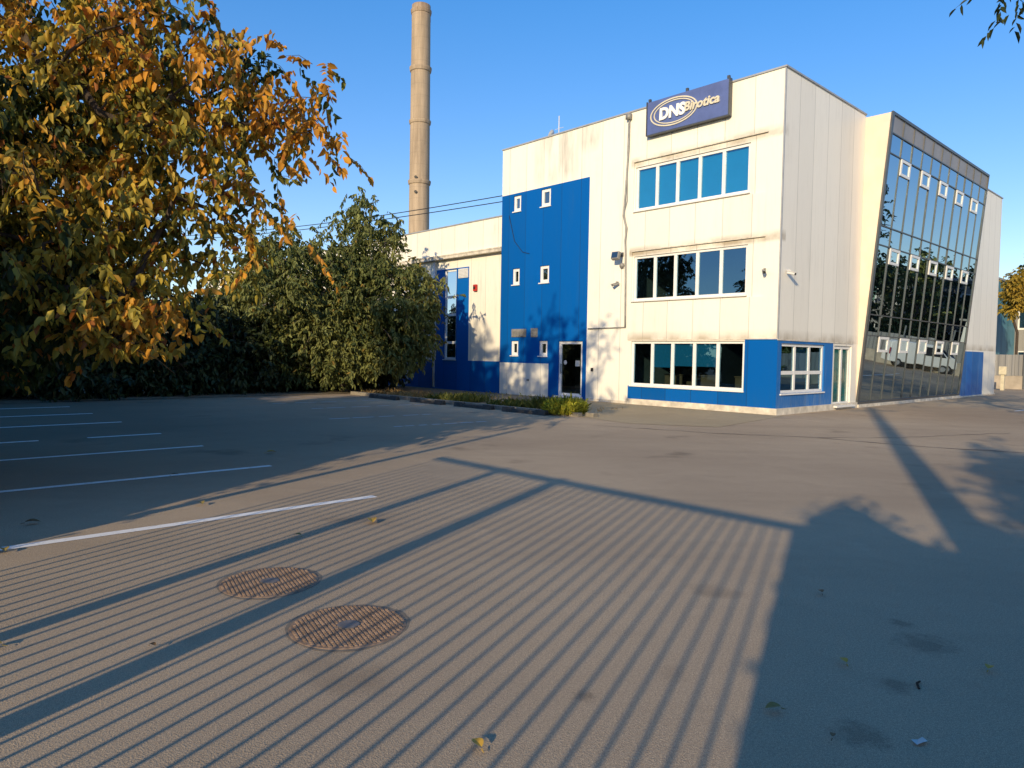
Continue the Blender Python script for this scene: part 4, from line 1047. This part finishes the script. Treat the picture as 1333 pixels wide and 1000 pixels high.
q = MB(); q.box(-1.8, 1.8, -1.5, 1.5, 0, 3.7); q.build('wall', 'van', sh); q = MB(); q.box(-2.0, 2.0, -1.7, 1.7, 3.7, 3.85); q.build('roof', 'coping', sh); q = MB(); q.box(-.5, .5, 1.502, 1.54, 0, 2.05); q.build('door', 'steel', sh)
def van(loc, rz, label):
    v = empty('parked_van', loc, rz); tag(v, label, 'van')
    side = [(-2.5, .42), (-2.5, 1.0), (-2.44, 1.95), (-2.2, 2.12), (1.0, 2.12), (1.25, 2.02), (1.95, 1.32), (2.55, 1.12), (2.68, .95), (2.70, .42)]
    def inset(z): return .93 if z < 1.2 else .93-(z-1.2)*.13
    b = MB(); n = len(side); i0 = 0
    for s_ in (-1, 1):
        for x, z in side: b.v.append((x, s_*inset(z), z))
    b.f.append(tuple(range(n))); b.f.append(tuple(reversed(range(n, 2*n))))
    for i in range(n): j = (i+1) % n; b.f.append((i, n+i, n+j, j))
    b.build('body', 'van', v, bevel=.06)
    for s_ in (-1, 1):
        g_ = MB(); g_.quad((.35, s_*.945, 1.25), (1.85, s_*.945, 1.25), (1.30, s_*.865, 1.92), (.35, s_*.865, 1.92)); g_.build('side_window', 'black', v)
        h_ = MB(); h_.hexa([(2.60, s_*.88, .82), (2.60, s_*.58, .82), (2.70, s_*.58, .82), (2.66, s_*.88, .82), (2.40, s_*.88, 1.08), (2.45, s_*.58, 1.08), (2.60, s_*.58, 1.02), (2.52, s_*.88, 1.06)]); h_.build('headlight', 'paper', v)
        l_ = MB(); l_.box(-2.53, -2.46, s_*.90-.07, s_*.90+.01 if s_ < 0 else s_*.90+.03, 1.0, 1.5); l_.build('tail_light', 'red', v)
        for x in (-1.65, 1.75):
            w_ = MB(); w_.lathe([(.20, -.11), (.31, -.11), (.34, -.07), (.34, .07), (.31, .11), (.20, .11)], 22); o_ = w_.build('wheel', 'rubber', v, True); o_.location = (x, s_*.84, .34); o_.rotation_euler = (rad(90), 0, 0)
            k_ = MB(); k_.lathe([(.20, -.115), (.20, .115)], 16); k_.build('rim', 'coping', o_)
    ws_ = MB(); ws_.quad((1.30, -.78, 2.0), (1.30, .78, 2.0), (1.97, .86, 1.335), (1.97, -.86, 1.335)); o_ = ws_.build('windscreen', 'black', v); o_.location = (.02, 0, .015)
    bp_ = MB(); bp_.box(2.66, 2.76, -.86, .86, .38, .66); bp_.build('bumper', 'steel', v, bevel=.02)
    return v
vn = van((37.2, 39.0, 0), rad(103), 'white delivery van parked across from the glass wall, seen mirrored in it'); vn.scale = (.86, .86, .86)

# power lines behind the wing
pw = empty('power_line', (0, 0, 0)); tag(pw, 'two thin cables strung from the office side wall past the chimney', 'cable')
w0 = W(6, AW+.02); 
for i, dz in enumerate((0, -.35)):
    q = MB(); P0 = Vector((w0.x, w0.y, 10.15+dz)); P1 = Vector((-30, 62, 11.4+dz)); pts = []
    for k in range(13):
        t_ = k/12; p = P0.lerp(P1, t_); p.z -= .5*math.sin(math.pi*t_)*(1 if i == 0 else .8); pts.append(p)
    q.tube(pts, .026, 5); q.build('wire', 'black', pw)
pk = empty('wood_pole', (-30, 62, 0)); tag(pk, 'wooden power pole behind the low wing', 'pole'); q = MB(); q.lathe([(.16, 0), (.11, 12)], 12); q.build('shaft', 'bark_grey', pk, True); q = MB(); q.box(-.7, .7, -.05, .05, 11.0, 11.1); q.build('cross_arm', 'bark_grey', pk)

# ================================================================== LIGHT, SKY, CAMERA
sun = bpy.data.lights.new('sun', 'SUN'); sun.energy = 5.0; sun.angle = rad(.65); sun.color = (1.0, .80, .50)
so = bpy.data.objects.new('sun', sun); COL.objects.link(so)
d = Vector((math.sin(SUN_AZ)*math.cos(SUN_EL), math.cos(SUN_AZ)*math.cos(SUN_EL), -math.sin(SUN_EL)))
so.rotation_euler = d.to_track_quat('-Z', 'Y').to_euler(); so.location = (-10, -20, 30)
w = bpy.data.worlds.new('World'); sc.world = w; w.use_nodes = True
nt = w.node_tree; nt.nodes.clear()
sky = nt.nodes.new('ShaderNodeTexSky'); sky.sky_type = 'NISHITA'; sky.sun_disc = False; sky.sun_elevation = SUN_EL
sky.sun_rotation = SUN_AZ+math.pi; sky.altitude = 100; sky.air_density = 1.0; sky.dust_density = .3; sky.ozone_density = 3.0
hs = nt.nodes.new('ShaderNodeHueSaturation'); hs.inputs['Saturation'].default_value = 1.365; hs.inputs['Value'].default_value = 3.3; hs.inputs['Hue'].default_value = .5205
gm = nt.nodes.new('ShaderNodeGamma'); gm.inputs[1].default_value = .68
bg = nt.nodes.new('ShaderNodeBackground'); bg.inputs[1].default_value = .15
wo = nt.nodes.new('ShaderNodeOutputWorld')
nt.links.new(sky.outputs[0], hs.inputs['Color']); nt.links.new(hs.outputs[0], gm.inputs[0]); nt.links.new(gm.outputs[0], bg.inputs[0]); nt.links.new(bg.outputs[0], wo.inputs[0])

cam = bpy.data.cameras.new('camera'); cam.sensor_fit = 'HORIZONTAL'; cam.sensor_width = 36; cam.lens = FX/1333*36; cam.clip_end = 3000; cam.clip_start = .05
co = bpy.data.objects.new('camera', cam); COL.objects.link(co)
mat = Matrix((RT, -DN, -FW)).transposed().to_4x4(); mat.translation = (0, 0, 1.7); co.matrix_world = mat
sc.camera = co
sc.view_settings.view_transform = 'Standard'; sc.view_settings.look = 'None'; sc.view_settings.exposure = 0
sc.cycles.max_bounces = 8; sc.cycles.transparent_max_bounces = 12
